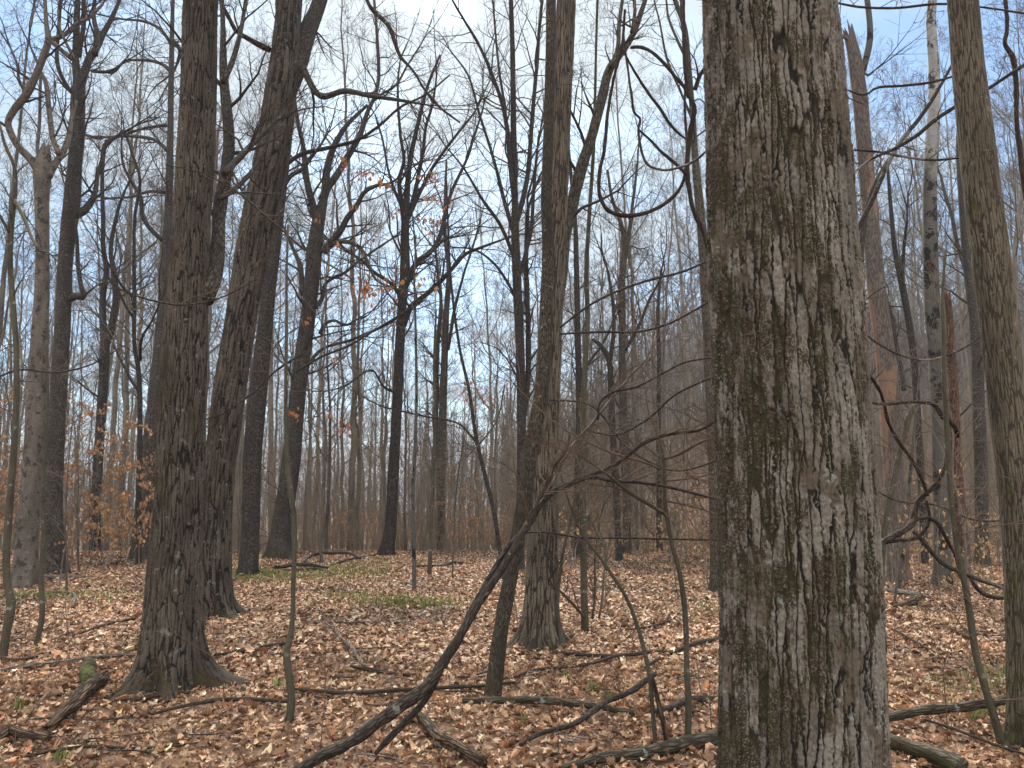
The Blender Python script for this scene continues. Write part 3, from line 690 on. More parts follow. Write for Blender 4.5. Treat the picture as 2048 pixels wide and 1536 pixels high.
t('tall_tree', 'tall straight tree rising just behind the straight dark oak, thin drooping boughs at its top', [(285, 1118, 46), (290, 1020, 38), (300, 900, 33), (312, 800, 30), (317, 740, 28), (326, 600, 18), (331, 512, 16), (338, 400, 15), (341, 250, 12), (343, 120, 10), (346, 0, 7)], M['grey'], seed=19, sides=24, flare=.5, dtop=1, scale=1.5,
  limbs=[[(341, 85, 7), (318, 55, 6), (280, 40, 5), (250, 38, 4), (190, 28, 3)], [(339, 140, 8), (325, 128, 7), (300, 120, 6), (270, 119, 5), (250, 122, 5), (228, 145, 5), (200, 143, 4)],
         [(334, 250, 8), (315, 252, 6), (290, 255, 5), (262, 264, 5), (240, 272, 4), (200, 275, 3)], [(334, 300, 9), (325, 290, 8), (305, 277, 7), (265, 272, 6), (215, 275, 5)], [(330, 385, 8), (300, 382, 6), (265, 392, 5), (225, 396, 4)], [(344, 78, 8), (360, 100, 8), (356, 125, 6)],
         [(326, 480, 10), (305, 462, 9), (285, 430, 8), (282, 395, 7), (262, 360, 6), (248, 330, 5), (244, 290, 3)]])
t('forked_tree', 'slim double-stemmed tree forking at mid height between the maple and the dark oak', [(190, 1085, 22), (191, 1020, 20), (198, 900, 18), (204, 800, 18), (210, 690, 18), (206, 640, 13), (206, 590, 12), (213, 540, 10), (207, 500, 9), (206, 430, 8), (205, 340, 7), (212, 280, 5)], M['dark'], D=21, seed=21, ext=0, sides=16, scale=1.5,
  limbs=[[(212, 690, 14), (224, 655, 14), (230, 600, 13), (227, 540, 11), (222, 500, 9), (235, 430, 7), (250, 380, 5)]])
t('slender_tree', 'slender black-limbed tree with many upswept side branches behind the thin saplings', [(277, 1090, 11), (277, 1000, 11), (280, 850, 10), (277, 740, 9), (269, 690, 8), (269, 600, 8), (268, 512, 7), (270, 430, 6), (280, 360, 6), (262, 300, 5), (250, 260, 4)], M['dark'], D=17, seed=23, ext=0, sides=12, scale=1.4,
  limbs=[[(276, 780, 6), (262, 760, 6), (240, 720, 5), (225, 690, 4)], [(270, 640, 6), (250, 610, 5), (236, 580, 5), (232, 560, 4)], [(281, 720, 6), (282, 680, 6), (300, 645, 4), (318, 610, 4)], [(269, 605, 6), (262, 590, 6), (245, 575, 5), (210, 520, 4)]])
t('old_tree', 'broad old tree with a split hollow base and a wide crown of twisting limbs', [(558, 1118, 52), (562, 1060, 40), (573, 990, 37), (586, 890, 35), (594, 800, 32), (607, 700, 31), (620, 600, 29), (628, 512, 30), (636, 450, 26), (648, 395, 16), (655, 335, 14), (667, 295, 12), (690, 255, 9), (735, 210, 6)], M['grey'], seed=25, ext=0, sides=34, flare=.55, scale=1.6, sp=.3,
  limbs=[dict(p=[(632, 440, 15), (622, 400, 15), (614, 365, 13), (607, 300, 10), (596, 240, 8), (588, 180, 6), (575, 110, 4)], dy=-1), dict(p=[(645, 400, 20), (655, 375, 16), (676, 345, 14), (700, 305, 13), (722, 265, 11), (737, 222, 9), (752, 190, 8), (757, 130, 7), (752, 60, 6), (748, 0, 5)], dy=.8),
         dict(p=[(648, 505, 16), (662, 484, 15), (680, 462, 14), (695, 435, 12), (714, 410, 10), (728, 385, 9), (750, 372, 8), (780, 366, 5), (810, 345, 3)], dy=-.8, wob=.02), dict(p=[(652, 500, 10), (675, 484, 9), (700, 484, 9), (722, 498, 8), (738, 530, 7), (755, 560, 5), (790, 575, 4)], dy=-1.5),
         dict(p=[(607, 590, 12), (603, 560, 11), (600, 530, 10), (592, 510, 8), (570, 460, 6)], dy=.5), dict(p=[(640, 668, 9), (650, 648, 7), (668, 640, 6), (690, 650, 5), (712, 640, 4)], dy=-.4),
         dict(p=[(630, 615, 11), (642, 600, 9), (652, 565, 7), (690, 545, 6), (720, 520, 5), (780, 480, 4)], dy=.9), dict(p=[(752, 195, 5), (790, 170, 5), (815, 130, 4), (840, 90, 3)], dy=.3), dict(p=[(610, 740, 8), (640, 700, 6), (700, 680, 6), (770, 650, 5), (820, 620, 3)], dy=-1.5)],
  leaves=[(728, 345, 16, 10, -3), (765, 358, 12, 9, -3), (690, 322, 8, 12, -3), (715, 415, 6, 8, -3), (678, 478, 9, 12, -3), (745, 478, 3, 6, -3), (640, 440, 5, 10, -3), (668, 715, 5, 5, -4), (588, 825, 9, 7, -4), (660, 828, 4, 4, -4), (690, 850, 14, 11, -5), (615, 635, 5, 5, -5)])
t('dark_maple', 'dark straight maple opening into a broom of upright branches at the clearing end', [(772, 1112, 28), (780, 1060, 24), (786, 960, 22), (791, 870, 21), (796, 770, 20), (800, 680, 19), (804, 610, 19), (810, 540, 20), (810, 470, 17), (812, 420, 14), (816, 360, 11), (822, 310, 10), (838, 240, 8), (856, 170, 6), (880, 110, 4)], M['dark'], seed=27, ext=0, sides=22, flare=.7, scale=1.8, sp=.26, trunk_t0=.4,
  limbs=[dict(p=[(804, 660, 11), (814, 635, 11), (826, 612, 11), (850, 592, 10), (872, 572, 10), (890, 552, 9), (908, 532, 8), (930, 508, 7), (960, 496, 6), (1005, 480, 4)], dy=-1.5), dict(p=[(810, 575, 14), (823, 545, 12), (842, 520, 12), (865, 500, 10), (880, 470, 9), (890, 425, 8), (905, 380, 7), (925, 340, 6), (945, 280, 5), (970, 200, 3)], dy=1.2),
         dict(p=[(808, 455, 11), (805, 410, 10), (800, 360, 8), (808, 320, 7), (800, 270, 6), (796, 200, 5), (800, 120, 3)], dy=-.7), dict(p=[(815, 440, 10), (828, 400, 9), (838, 350, 8), (846, 300, 7), (850, 260, 6), (868, 200, 5), (872, 140, 3)], dy=.8), dict(p=[(818, 430, 9), (842, 385, 8), (866, 335, 7), (900, 285, 6), (950, 225, 4)], dy=.2),
         dict(p=[(805, 420, 7), (790, 380, 6), (778, 340, 5), (765, 280, 4), (750, 230, 3)], dy=.4), dict(p=[(820, 560, 8), (838, 520, 7), (858, 510, 6), (890, 480, 4), (925, 470, 3)], dy=-.5), dict(p=[(803, 600, 8), (785, 570, 7), (750, 545, 7), (725, 520, 6), (690, 500, 4)], dy=-1), dict(p=[(800, 790, 6), (770, 775, 5), (745, 740, 4), (700, 765, 4)], dy=-1)],
  leaves=[(858, 352, 18, 11, -3), (872, 362, 8, 9, -3), (862, 392, 8, 6, -3), (892, 408, 14, 10, -3), (872, 440, 14, 9, -3), (850, 432, 8, 8, -3), (792, 424, 9, 8, -3), (858, 465, 5, 6, -3), (745, 562, 26, 26, -4), (800, 565, 30, 22, -4), (730, 582, 22, 12, -4), (850, 560, 10, 18, -4), (749, 636, 5, 4, -4), (778, 618, 4, 3, -4), (935, 780, 16, 16, -2), (955, 800, 20, 14, -2)])
t('twin_tree', 'bundle of twin grey stems a little beyond the dark broom-topped maple', [(882, 1105, 15), (883, 1000, 15), (885, 850, 16), (889, 720, 14), (893, 620, 12), (898, 540, 10), (890, 470, 8), (890, 400, 6), (893, 320, 4)], M['grey'], D=24, seed=29, ext=0, sides=14, scale=1.5, limbs=[[(878, 1000, 11), (872, 850, 11), (876, 700, 9), (882, 600, 7), (870, 500, 5)], [(896, 700, 7), (905, 640, 7), (925, 560, 5), (950, 480, 4)]])
t('young_tree', 'pale thin pole with a white-flecked base standing alone in the clearing', [(828, 1187, 8), (828, 1120, 8), (826, 1000, 7), (830, 900, 7), (833, 780, 6), (831, 650, 5), (829, 560, 4), (832, 470, 3)], M['birch'], seed=31, ext=0, sides=10, flare=.2, scale=.8, crown=True)
t('young_tree', 'thin grey-green pole by a dark low log, beyond the pale pole in the clearing', [(859, 1152, 9), (862, 1060, 8), (866, 950, 7), (870, 850, 6), (868, 740, 5), (872, 620, 4)], M['smooth'], seed=33, ext=0, sides=10, flare=.2, scale=.8)
t('leaning_tree', 'thin dark tree leaning over from the thickets and crossing behind the mossy leaning trunk', [(1000, 1100, 9), (988, 1024, 9), (965, 930, 9), (953, 880, 8), (938, 780, 7), (920, 700, 6), (902, 562, 5), (896, 450, 4), (893, 360, 3)], M['dark'], D=14, seed=35, ext=0, sides=10, scale=.9, limbs=[[(953, 885, 5), (920, 850, 4), (850, 832, 4), (770, 815, 3), (720, 790, 2)], [(1010, 770, 3), (990, 850, 3), (958, 890, 4)]])
t('ash_tree', 'ridged ash with a fluted mossy foot and one long limb leaning away from it', [(1080, 1292, 76), (1081, 1250, 70), (1084, 1150, 64), (1086, 1050, 61), (1090, 900, 55), (1096, 750, 50), (1104, 600, 46), (1111, 500, 41), (1116, 400, 39), (1122, 250, 38), (1129, 100, 38), (1133, 0, 38)], M['ashmid'],
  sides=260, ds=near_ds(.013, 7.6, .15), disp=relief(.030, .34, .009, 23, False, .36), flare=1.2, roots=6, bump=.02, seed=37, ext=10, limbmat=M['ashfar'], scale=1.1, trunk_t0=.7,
  limbs=[dict(p=[(1114, 600, 28), (1122, 545, 27), (1131, 470, 26), (1147, 400, 25), (1165, 330, 23), (1184, 270, 21), (1205, 190, 19), (1222, 135, 17), (1242, 108, 15), (1265, 68, 13), (1280, 30, 11), (1292, 0, 9)], dy=.9, wob=.02), dict(p=[(1222, 135, 10), (1237, 90, 9), (1243, 40, 8), (1247, 0, 7)], dy=.3), dict(p=[(1263, 65, 7), (1270, 20, 7), (1272, 0, 7)], dy=.2)])
t('leaning_tree', 'mossy smooth-barked trunk leaning across the foot of the ridged ash and running up beside it', [(985, 1396, 34), (990, 1350, 32), (1000, 1270, 30), (1014, 1190, 30), (1031, 1100, 28), (1048, 1000, 30), (1062, 900, 30), (1082, 790, 28), (1090, 700, 27), (1093, 600, 26), (1096, 512, 24), (1093, 400, 22), (1097, 250, 21), (1101, 100, 20), (1102, 0, 20)], M['leaner'], seed=39, sides=40, ds=.05, flare=.2, ext=8, dtop=.55, trunk_t0=.75, extlimbs=5, lowtw=10, scale=.8)
t('broom_tree', 'dark many-stemmed tree whose steep branches fan out like a broom beside the ridged ash', [(1040, 1130, 18), (1042, 1000, 18), (1043, 850, 18), (1040, 700, 18), (1034, 560, 18), (1030, 450, 16), (1030, 400, 13), (1027, 250, 12), (1025, 100, 10), (1022, 0, 9)], M['dark'], D=15.5, seed=41, sides=16, scale=1.6, sp=.26, trunk_t0=.45,
  limbs=[dict(p=[(1031, 420, 11), (1020, 330, 9), (1008, 220, 8), (985, 150, 7), (958, 90, 6), (930, 45, 5), (905, 0, 4)], dy=-1), dict(p=[(1034, 440, 11), (1050, 380, 10), (1060, 300, 9), (1068, 200, 8), (1076, 100, 7), (1085, 0, 6)], dy=.8), dict(p=[(1028, 470, 9), (1005, 390, 8), (985, 310, 6), (960, 230, 5), (935, 150, 4), (900, 100, 3)], dy=.5),
         dict(p=[(1030, 520, 8), (1000, 450, 7), (965, 400, 6), (930, 340, 4), (890, 290, 3)], dy=-1), dict(p=[(1036, 560, 8), (1060, 470, 8), (1068, 380, 7), (1075, 300, 5)], dy=.3), dict(p=[(1042, 870, 12), (1054, 780, 11), (1057, 680, 11), (1055, 600, 10), (1052, 512, 9), (1056, 420, 7)], dy=.4, wob=.02), dict(p=[(1030, 590, 6), (990, 530, 5), (950, 500, 4), (905, 495, 3)], dy=-1.2), dict(p=[(1022, 300, 6), (1000, 150, 5), (990, 50, 4), (985, 0, 4)], dy=.9)])
t('mossy_tree', 'straight pole-like tree with green-tinged bark and thin shoots at its foot, past the ridged ash', [(1170, 1266, 15), (1168, 1180, 14), (1167, 1080, 14), (1164, 950, 13), (1166, 850, 12), (1170, 740, 11), (1175, 640, 10), (1173, 540, 9), (1178, 440, 8), (1187, 300, 7), (1190, 200, 6), (1192, 100, 5), (1195, 0, 5)], M['smooth'], seed=43, sides=16, flare=.25, scale=.8, lowtw=8, ext=4, extlimbs=4,
  limbs=[[(1185, 1238, 5), (1190, 1180, 5), (1193, 1110, 4), (1200, 1040, 3)], [(1198, 1236, 5), (1205, 1190, 5), (1214, 1120, 4), (1225, 1060, 3)], [(1168, 1235, 6), (1135, 1195, 6), (1105, 1170, 5)]])
t('tall_tree', 'slim dark tree directly behind the mossy pole', [(1155, 1120, 15), (1157, 950, 14), (1158, 800, 13), (1155, 650, 12), (1153, 540, 11), (1150, 440, 9), (1140, 330, 7), (1130, 230, 5)], M['dark'], D=19, seed=45, ext=0, sides=12, scale=1.4, limbs=[[(1157, 760, 6), (1180, 720, 6), (1205, 690, 5), (1225, 650, 4)]])
t('pale_tree', 'pale smooth straight tree with a forked leafless crown between the ash and the huge oak', [(1254, 1140, 18), (1254, 1050, 17), (1253, 970, 17), (1248, 880, 17), (1245, 750, 15), (1244, 640, 14), (1244, 560, 14), (1249, 490, 12), (1240, 440, 9), (1225, 400, 7), (1215, 340, 5)], M['ashfar'], D=20, seed=47, ext=0, sides=16, scale=1.5,
  limbs=[[(1250, 520, 9), (1262, 450, 8), (1268, 390, 6), (1275, 320, 4)], [(1250, 700, 8), (1280, 650, 7), (1300, 600, 5), (1320, 560, 4)]], limbmat=M['ashfar'])
t('dark_tree', 'dark tree bending toward a pale straight one at mid height', [(1238, 1120, 15), (1232, 980, 14), (1226, 880, 13), (1222, 790, 12), (1216, 715, 11), (1200, 690, 9), (1185, 678, 6)], M['dark'], D=18, seed=49, ext=0, sides=12, trunk_t0=.3, limbs=[[(1220, 720, 9), (1228, 660, 8), (1224, 600, 7), (1215, 540, 5)]])
t('dark_tree', 'thin straight dark tree in the thicket just before the huge oak trunk', [(1318, 1080, 12), (1318, 950, 11), (1317, 850, 10), (1318, 720, 9), (1316, 620, 7), (1322, 540, 5)], M['dark'], D=21, seed=51, ext=0, sides=10, scale=1.4)
t('pale_tree', 'light grey tree half hidden by the huge oak, vines hanging in its crown', [(1432, 1130, 24), (1428, 950, 23), (1421, 780, 22), (1414, 620, 22), (1407, 500, 20), (1398, 400, 17), (1390, 310, 14), (1386, 240, 12), (1378, 140, 11), (1368, 50, 10), (1350, 0, 9)], M['ashfar'], D=12.5, seed=53, sides=20, scale=1.1, trunk_t0=.5, ext=5,
  limbs=[[(1390, 180, 9), (1400, 150, 9), (1412, 135, 8), (1430, 80, 5)], [(1378, 130, 7), (1360, 90, 6), (1340, 40, 5), (1330, 0, 4)], [(1388, 250, 6), (1365, 190, 5), (1340, 130, 5), (1320, 60, 4), (1310, 0, 3)]])
t('snapped_tree', 'grey snag with a jagged broken top and orange patches where bark has fallen', [(1798, 1165, 44), (1794, 1080, 40), (1788, 980, 38), (1782, 880, 37), (1775, 760, 37), (1764, 660, 35), (1752, 570, 34), (1742, 450, 31), (1732, 330, 29), (1725, 250, 28), (1718, 180, 29), (1708, 110, 25), (1700, 75, 20)], M['snag'], seed=55, sides=44, ds=.06, jag=.5, trunk_t0=2, flare=.4,
  limbs=[dict(p=[(1722, 150, 14), (1732, 120, 13), (1739, 90, 13), (1741, 50, 12), (1736, 0, 11)], dy=0, tw=0, mat=M['birch']), dict(p=[(1728, 145, 5), (1738, 150, 5), (1748, 142, 4)], dy=-.3, tw=0), dict(p=[(1706, 85, 5), (1694, 78, 5), (1684, 70, 4), (1683, 60, 3)], dy=-.2, tw=0)])
t('birch_tree', 'white and black blotched birch, bright white at its top, next to the snapped snag', [(1886, 1150, 34), (1882, 1000, 30), (1878, 850, 28), (1872, 720, 28), (1865, 620, 29), (1861, 500, 27), (1860, 380, 26), (1864, 280, 26), (1868, 210, 22), (1868, 140, 21), (1865, 90, 19), (1862, 40, 18), (1865, 0, 17)], M['birch'], seed=57, sides=36, ds=.06, D=13.5, trunk_t0=.8, ext=6)
t('ash_tree', 'thick olive-brown ash with fine vertical ridges close to the picture edge, mossy at its foot', [(2062, 1500, 74), (2056, 1400, 72), (2050, 1250, 70), (2040, 1024, 69), (2020, 850, 68), (2003, 700, 67), (1992, 600, 68), (1981, 512, 68), (1966, 400, 66), (1955, 300, 64), (1944, 200, 61), (1934, 100, 57), (1926, 0, 55)], M['ash'],
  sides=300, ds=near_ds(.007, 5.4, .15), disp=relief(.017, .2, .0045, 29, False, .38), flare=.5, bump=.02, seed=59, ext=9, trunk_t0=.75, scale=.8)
t('tall_tree', 'brown-grey tree between the white birch and the olive-brown ash', [(1965, 1120, 28), (1962, 950, 25), (1957, 800, 23), (1950, 650, 21), (1940, 560, 20), (1932, 490, 18), (1925, 400, 15), (1918, 300, 11), (1922, 200, 8), (1935, 90, 5)], M['grey'], D=17, seed=61, ext=0, sides=16, scale=1.4, limbs=[[(1938, 560, 9), (1915, 490, 8), (1900, 420, 7), (1880, 350, 5)]])
t('snapped_tree', 'reddish rotten snag with a splintered top standing behind the birch', [(1928, 1150, 24), (1920, 1030, 23), (1912, 900, 20), (1907, 790, 19), (1902, 700, 17), (1898, 625, 13), (1896, 605, 11)], M['redsnag'], D=14, seed=63, ext=0, sides=20, jag=.35, trunk_t0=2, flare=.3, crown=False)
t('slender_tree', 'slender dark tree rising from behind the snapped snag, its stem doubled', [(1850, 1120, 15), (1842, 950, 14), (1835, 830, 13), (1826, 700, 13), (1810, 600, 13), (1798, 540, 12), (1790, 500, 10), (1782, 420, 8), (1775, 330, 5)], M['dark'], D=17, seed=65, ext=0, sides=12, scale=1.4, limbs=[[(1808, 780, 9), (1800, 720, 9), (1785, 640, 8), (1770, 590, 7), (1760, 540, 5)], [(1806, 590, 8), (1808, 520, 7), (1815, 440, 5)]])
t('hooked_tree', 'mid-sized bare tree leaning out behind the huge oak on its far side', [(1722, 1130, 22), (1712, 950, 20), (1706, 800, 18), (1712, 640, 16), (1724, 480, 12), (1738, 400, 9), (1770, 330, 7), (1800, 290, 5)], M['grey'], D=10.5, seed=66, ext=0, sides=14, scale=1.2)
# saplings in front
t('sapling', 'thin smooth sapling curving up from the leaves in front of the hollow old tree', [(578, 1442, 16), (583, 1400, 15), (577, 1345, 15), (573, 1310, 14), (582, 1265, 11), (587, 1160, 9), (589, 1080, 10), (587, 1030, 11), (577, 950, 10), (572, 850, 8), (572, 750, 7), (573, 650, 6), (573, 560, 5), (576, 450, 4)], M['smooth'], seed=67, ext=0, sides=14, ds=.05, flare=.15, scale=.55, trunk_t0=.3, sp=.3, bump=.07)
def sap(nm, lab, pts, D=None, mat='smooth', limbs=(), **k):
    k.setdefault('scale', .55); k.setdefault('sp', .3); k.setdefault('trunk_t0', .3)
    return t(nm, lab, pts, M[mat], D=D, limbs=limbs, ext=0, sides=12, ds=.05, flare=.1, twmat=M['redtwig'], bump=.05, **k)
sap('sapling', 'slim straight sapling whose red-brown top branches sweep toward the huge oak', [(1376, 1492, 13), (1377, 1400, 13), (1374, 1350, 12), (1370, 1224, 11), (1358, 1140, 10), (1344, 1090, 9), (1334, 1034, 9), (1329, 1000, 8), (1329, 950, 8), (1325, 905, 6)], seed=69, limbmat=M['redtwig'], trunk_t0=.75,
    limbs=[dict(p=[(1333, 1030, 8), (1300, 1010, 8), (1270, 992, 8), (1245, 972, 7), (1230, 958, 6), (1200, 935, 4)], dy=-.3, mat=M['smooth']), dict(p=[(1329, 917, 6), (1350, 913, 6), (1372, 903, 6), (1400, 888, 5), (1432, 878, 4)], dy=-.4), dict(p=[(1325, 940, 5), (1290, 925, 5), (1240, 912, 5), (1190, 890, 4), (1120, 850, 3), (1060, 800, 2)], dy=.2),
           dict(p=[(1328, 962, 4), (1360, 960, 4), (1400, 955, 4), (1440, 945, 3)], dy=.3), dict(p=[(1325, 905, 4), (1316, 870, 4), (1300, 830, 3), (1295, 760, 2)], dy=.1), dict(p=[(1322, 1000, 4), (1370, 1010, 4), (1410, 1020, 3), (1440, 1030, 3)], dy=.5)])
sap('sapling', 'thin arching sapling bending over from beside the broken orange stub', [(1311, 1492, 9), (1305, 1420, 8), (1300, 1357, 9), (1290, 1307, 9), (1274, 1250, 8), (1250, 1190, 7), (1224, 1150, 7), (1204, 1120, 6), (1180, 1090, 6), (1164, 1067, 5), (1140, 1010, 4), (1122, 950, 3)], seed=71, limbs=[dict(p=[(1212, 1140, 4), (1206, 1090, 4), (1190, 1060, 3)], dy=.2)])
sap('leaning_sapling', 'green-flecked sapling leaning in front of the snapped snag, its top bent over', [(1763, 1290, 13), (1760, 1200, 12), (1766, 1100, 12), (1775, 1020, 11), (1790, 950, 11), (1800, 900, 11), (1812, 860, 11), (1826, 815, 10), (1842, 805, 7), (1862, 803, 4)], seed=73, trunk_t0=.5)
sap('leaning_sapling', 'grey-green sapling leaning from the propped log up past the coiled vine', [(2006, 1500, 16), (1990, 1440, 15), (1972, 1380, 14), (1952, 1310, 14), (1940, 1230, 13), (1930, 1170, 12), (1917, 1110, 11), (1905, 1020, 10), (1898, 940, 11), (1893, 850, 10), (1888, 760, 9), (1887, 680, 8), (1885, 600, 6), (1890, 500, 4)], seed=75, trunk_t0=.4, scale=.5, sp=.24, lowtw=8)
sap('sapling', 'bare sapling arching through the gap beside the ridged ash with fine reddish twigs', [(1118, 1262, 7), (1116, 1200, 6), (1124, 1120, 6), (1150, 1000, 5), (1168, 900, 4), (1200, 820, 4), (1235, 760, 3)], seed=77, D=8.2, scale=.7, lowtw=10)
sap('sapling', 'multi-twigged sapling with a pale stem near the pale fallen logs', [(1798, 1192, 9), (1804, 1120, 9), (1812, 1060, 8), (1820, 960, 7), (1830, 840, 5), (1845, 700, 3)], 'x' and None, 'birch', seed=79, scale=.6, lowtw=6)
sap('sapling', 'short leaning stick-like sapling at the far side of the white pole', [(905, 1160, 3), (908, 1060, 3), (915, 960, 3), (930, 870, 2)], seed=81, scale=.5)
t('hollow_stub', 'broken orange-brown sapling stub standing beside the thin arching sapling', [(1335, 1494, 10), (1327, 1450, 10), (1316, 1400, 10), (1307, 1364, 8)], M['rot'], cat='stump', seed=83, ext=0, sides=12, ds=.03, jag=.08, crown=False, flare=.1, trunk_t0=2)

# ================================================================ vines
V_ = M['vine']
def anchor(pts):
    """carry an end hidden by the huge oak on to the trunk it grows against"""
    pts = list(pts)
    for e in (0, -1):
        a = pts[e]; q = None
        if 1400 <= a[0] <= 1475 and a[3] < 8: q = (a[0] + 70, a[1], a[2] * .7, 3.72)
        elif 1660 <= a[0] <= 1760 and a[3] < 7.9: q = (1640, a[1], a[2] * .7, 3.75) if a[3] < 5.7 else (1710 if a[1] > 600 else 1725, a[1] + 30, a[2], 10.4)
        if q: pts = [q] + pts if e == 0 else pts + [q]
    return pts
def poly(name, label, pts, mat, cat, group=None, sides=10, ds=.05, wob=0, seed=0, bump=.06, twigspray=0, scale=.4, jag=0):
    """pts: (px, py, width, Y)"""
    pts = anchor(pts); R = []; wf = .42 if mat is V_ else .5
    for p in pts:
        q = P(p[0], p[1], p[3]); R.append((q[0], q[1], q[2], p[2] * wf * depth(q) / FPX))
    root = empty(name, R[0][:3], label, cat, group) if twigspray else None
    if mat is V_: wob = wob or .05; bump = max(bump, .13); ds = .03
    o, X, rr = stem('stem' if twigspray else name, R, mat, root, ds=ds, sides=sides, bump=bump, seed=seed, wob=wob, jag=jag)
    if twigspray:
        T_ = []; spray(T_, X, rr, random.Random(seed), twigspray, scale, 2, .1, 3); tubes_mesh('crown', T_, M['redtwig'], root, np.array(root.location)); return root  # loose sprays of side twigs along the bough, not a tree crown
    return tag(o, label, cat, group)
poly('vine', 'hanging grapevine drooping in a deep open loop beside the long leaning limb', [(1250, 20, 6, 8.6), (1246, 90, 7, 8.6), (1225, 170, 7, 8.5), (1216, 220, 8, 8.5), (1209, 300, 8, 8.4), (1200, 345, 9, 8.4), (1200, 385, 9, 8.4), (1215, 418, 10, 8.4), (1240, 430, 10, 8.4), (1275, 431, 10, 8.4), (1318, 415, 9, 8.4), (1350, 390, 8, 8.4), (1368, 362, 8, 8.4), (1374, 335, 7, 8.4), (1371, 200, 6, 8.5), (1366, 60, 5, 8.6), (1362, -60, 5, 8.8)], V_, 'vine', seed=1)
poly('vine', 'vine arching over from the leaning limb down to the upright vine', [(1262, 95, 7, 8.5), (1280, 94, 8, 8.4), (1300, 100, 8, 8.3), (1325, 120, 8, 8.2), (1350, 150, 8, 8.2), (1370, 175, 8, 8.2), (1378, 195, 9, 8.2)], V_, 'vine', seed=2)
poly('vine', 'knotted vine dropping from the limb and swinging out to the huge oak', [(1246, 60, 5, 8.4), (1256, 130, 5, 8.3), (1264, 195, 6, 8.2), (1268, 228, 6, 8.2), (1279, 240, 6, 8.2), (1276, 258, 6, 8.2), (1282, 295, 6, 8.1), (1293, 323, 6, 8.), (1325, 340, 6, 7.6), (1360, 337, 6, 7.), (1390, 322, 6, 6.), (1425, 292, 6, 5)], V_, 'vine', seed=3)
poly('vine', 'thin vine running from the knotted one down to the upright vine', [(1276, 258, 5, 8.2), (1300, 280, 6, 8.3), (1322, 303, 7, 8.3), (1340, 318, 8, 8.3), (1360, 335, 8, 8.3), (1374, 352, 8, 8.3)], V_, 'vine', seed=4)
poly('vine', 'upright dark vine climbing beside the light grey tree and the huge oak', [(1428, 640, 11, 8.3), (1422, 520, 12, 8.3), (1405, 460, 12, 8.3), (1388, 425, 11, 8.3), (1378, 370, 12, 8.3), (1376, 330, 12, 8.3), (1381, 270, 13, 8.3), (1388, 215, 12, 8.2), (1378, 190, 10, 8.2), (1368, 120, 9, 8.2), (1366, 40, 8, 8.2), (1364, -60, 7, 8.2)], V_, 'vine', seed=5)
poly('vine', 'wavy vine hooking back above the upright one with a curled tendril', [(1245, 100, 4, 8.8), (1270, 145, 6, 8.8), (1300, 190, 7, 8.8), (1322, 220, 8, 8.8), (1340, 250, 7, 8.8), (1365, 275, 6, 8.8), (1385, 285, 5, 8.8), (1386, 225, 5, 8.8), (1420, 220, 4, 7)], V_, 'vine', seed=6)
poly('vine', 'thick dark vine hanging down past the olive-brown ash at the picture edge', [(2008, -60, 9, 6.5), (2010, 60, 9, 6.5), (2006, 88, 10, 6.5), (2020, 110, 11, 6.5), (2028, 150, 11, 6.5), (2032, 240, 11, 6.5), (2042, 300, 12, 6.5), (2052, 380, 11, 6.5), (2062, 520, 9, 6.5)], V_, 'vine', seed=7)
poly('vine', 'reddish vine bowing out level from the huge oak and hooking down behind the sapling', [(1715, 803, 5, 4.5), (1733, 803, 6, 5.), (1760, 806, 7, 5.5), (1790, 806, 8, 5.9), (1820, 803, 7, 6), (1850, 802, 8, 6.1), (1868, 808, 11, 6.2), (1882, 828, 13, 6.2), (1900, 843, 12, 6.2), (1914, 862, 12, 6.3), (1916, 874, 9, 6.3)], V_, 'vine', seed=8, bump=.1)
poly('vine', 'red-brown vine looping down beneath the level one to the coiled knot', [(1722, 735, 6, 5), (1735, 755, 8, 5.2), (1752, 782, 8, 5.5), (1766, 808, 7, 5.8), (1778, 850, 8, 6), (1795, 885, 8, 6.1), (1815, 915, 8, 6.2), (1830, 945, 8, 6.2), (1843, 975, 8, 6.2), (1848, 990, 9, 6.2)], V_, 'vine', seed=9)
poly('vine', 'hooked red vine curving up out of the coiled knot', [(1894, 900, 8, 6.2), (1893, 925, 9, 6.2), (1884, 948, 10, 6.2), (1868, 972, 12, 6.2), (1850, 986, 12, 6.2), (1836, 1000, 12, 6.2), (1829, 1020, 14, 6.2), (1828, 1040, 14, 6.2)], V_, 'vine', seed=10, bump=.12)
poly('vine', 'twisted double vine knot reaching down toward the foot of the huge oak', [(1748, 1118, 8, 5.4), (1758, 1100, 10, 5.6), (1772, 1080, 14, 5.9), (1795, 1068, 15, 6.), (1815, 1058, 14, 6.1), (1828, 1040, 15, 6.2), (1830, 1022, 10, 6.2)], V_, 'vine', seed=11, bump=.15)
poly('vine', 'lower strand of the twisted vine knot closing its small loop', [(1772, 1085, 8, 5.95), (1795, 1082, 9, 6.05), (1820, 1080, 9, 6.15), (1838, 1070, 9, 6.2), (1850, 1052, 9, 6.2), (1855, 1036, 8, 6.2), (1848, 1000, 8, 6.2)], V_, 'vine', seed=12)
poly('vine', 'vine arching away from the knot and down behind the leaning sapling', [(1834, 1038, 8, 6.2), (1855, 1035, 9, 6.2), (1872, 1043, 9, 6.2), (1888, 1065, 9, 6.3), (1902, 1092, 8, 6.4), (1914, 1115, 8, 6.5), (1920, 1150, 7, 6.6)], V_, 'vine', seed=13)
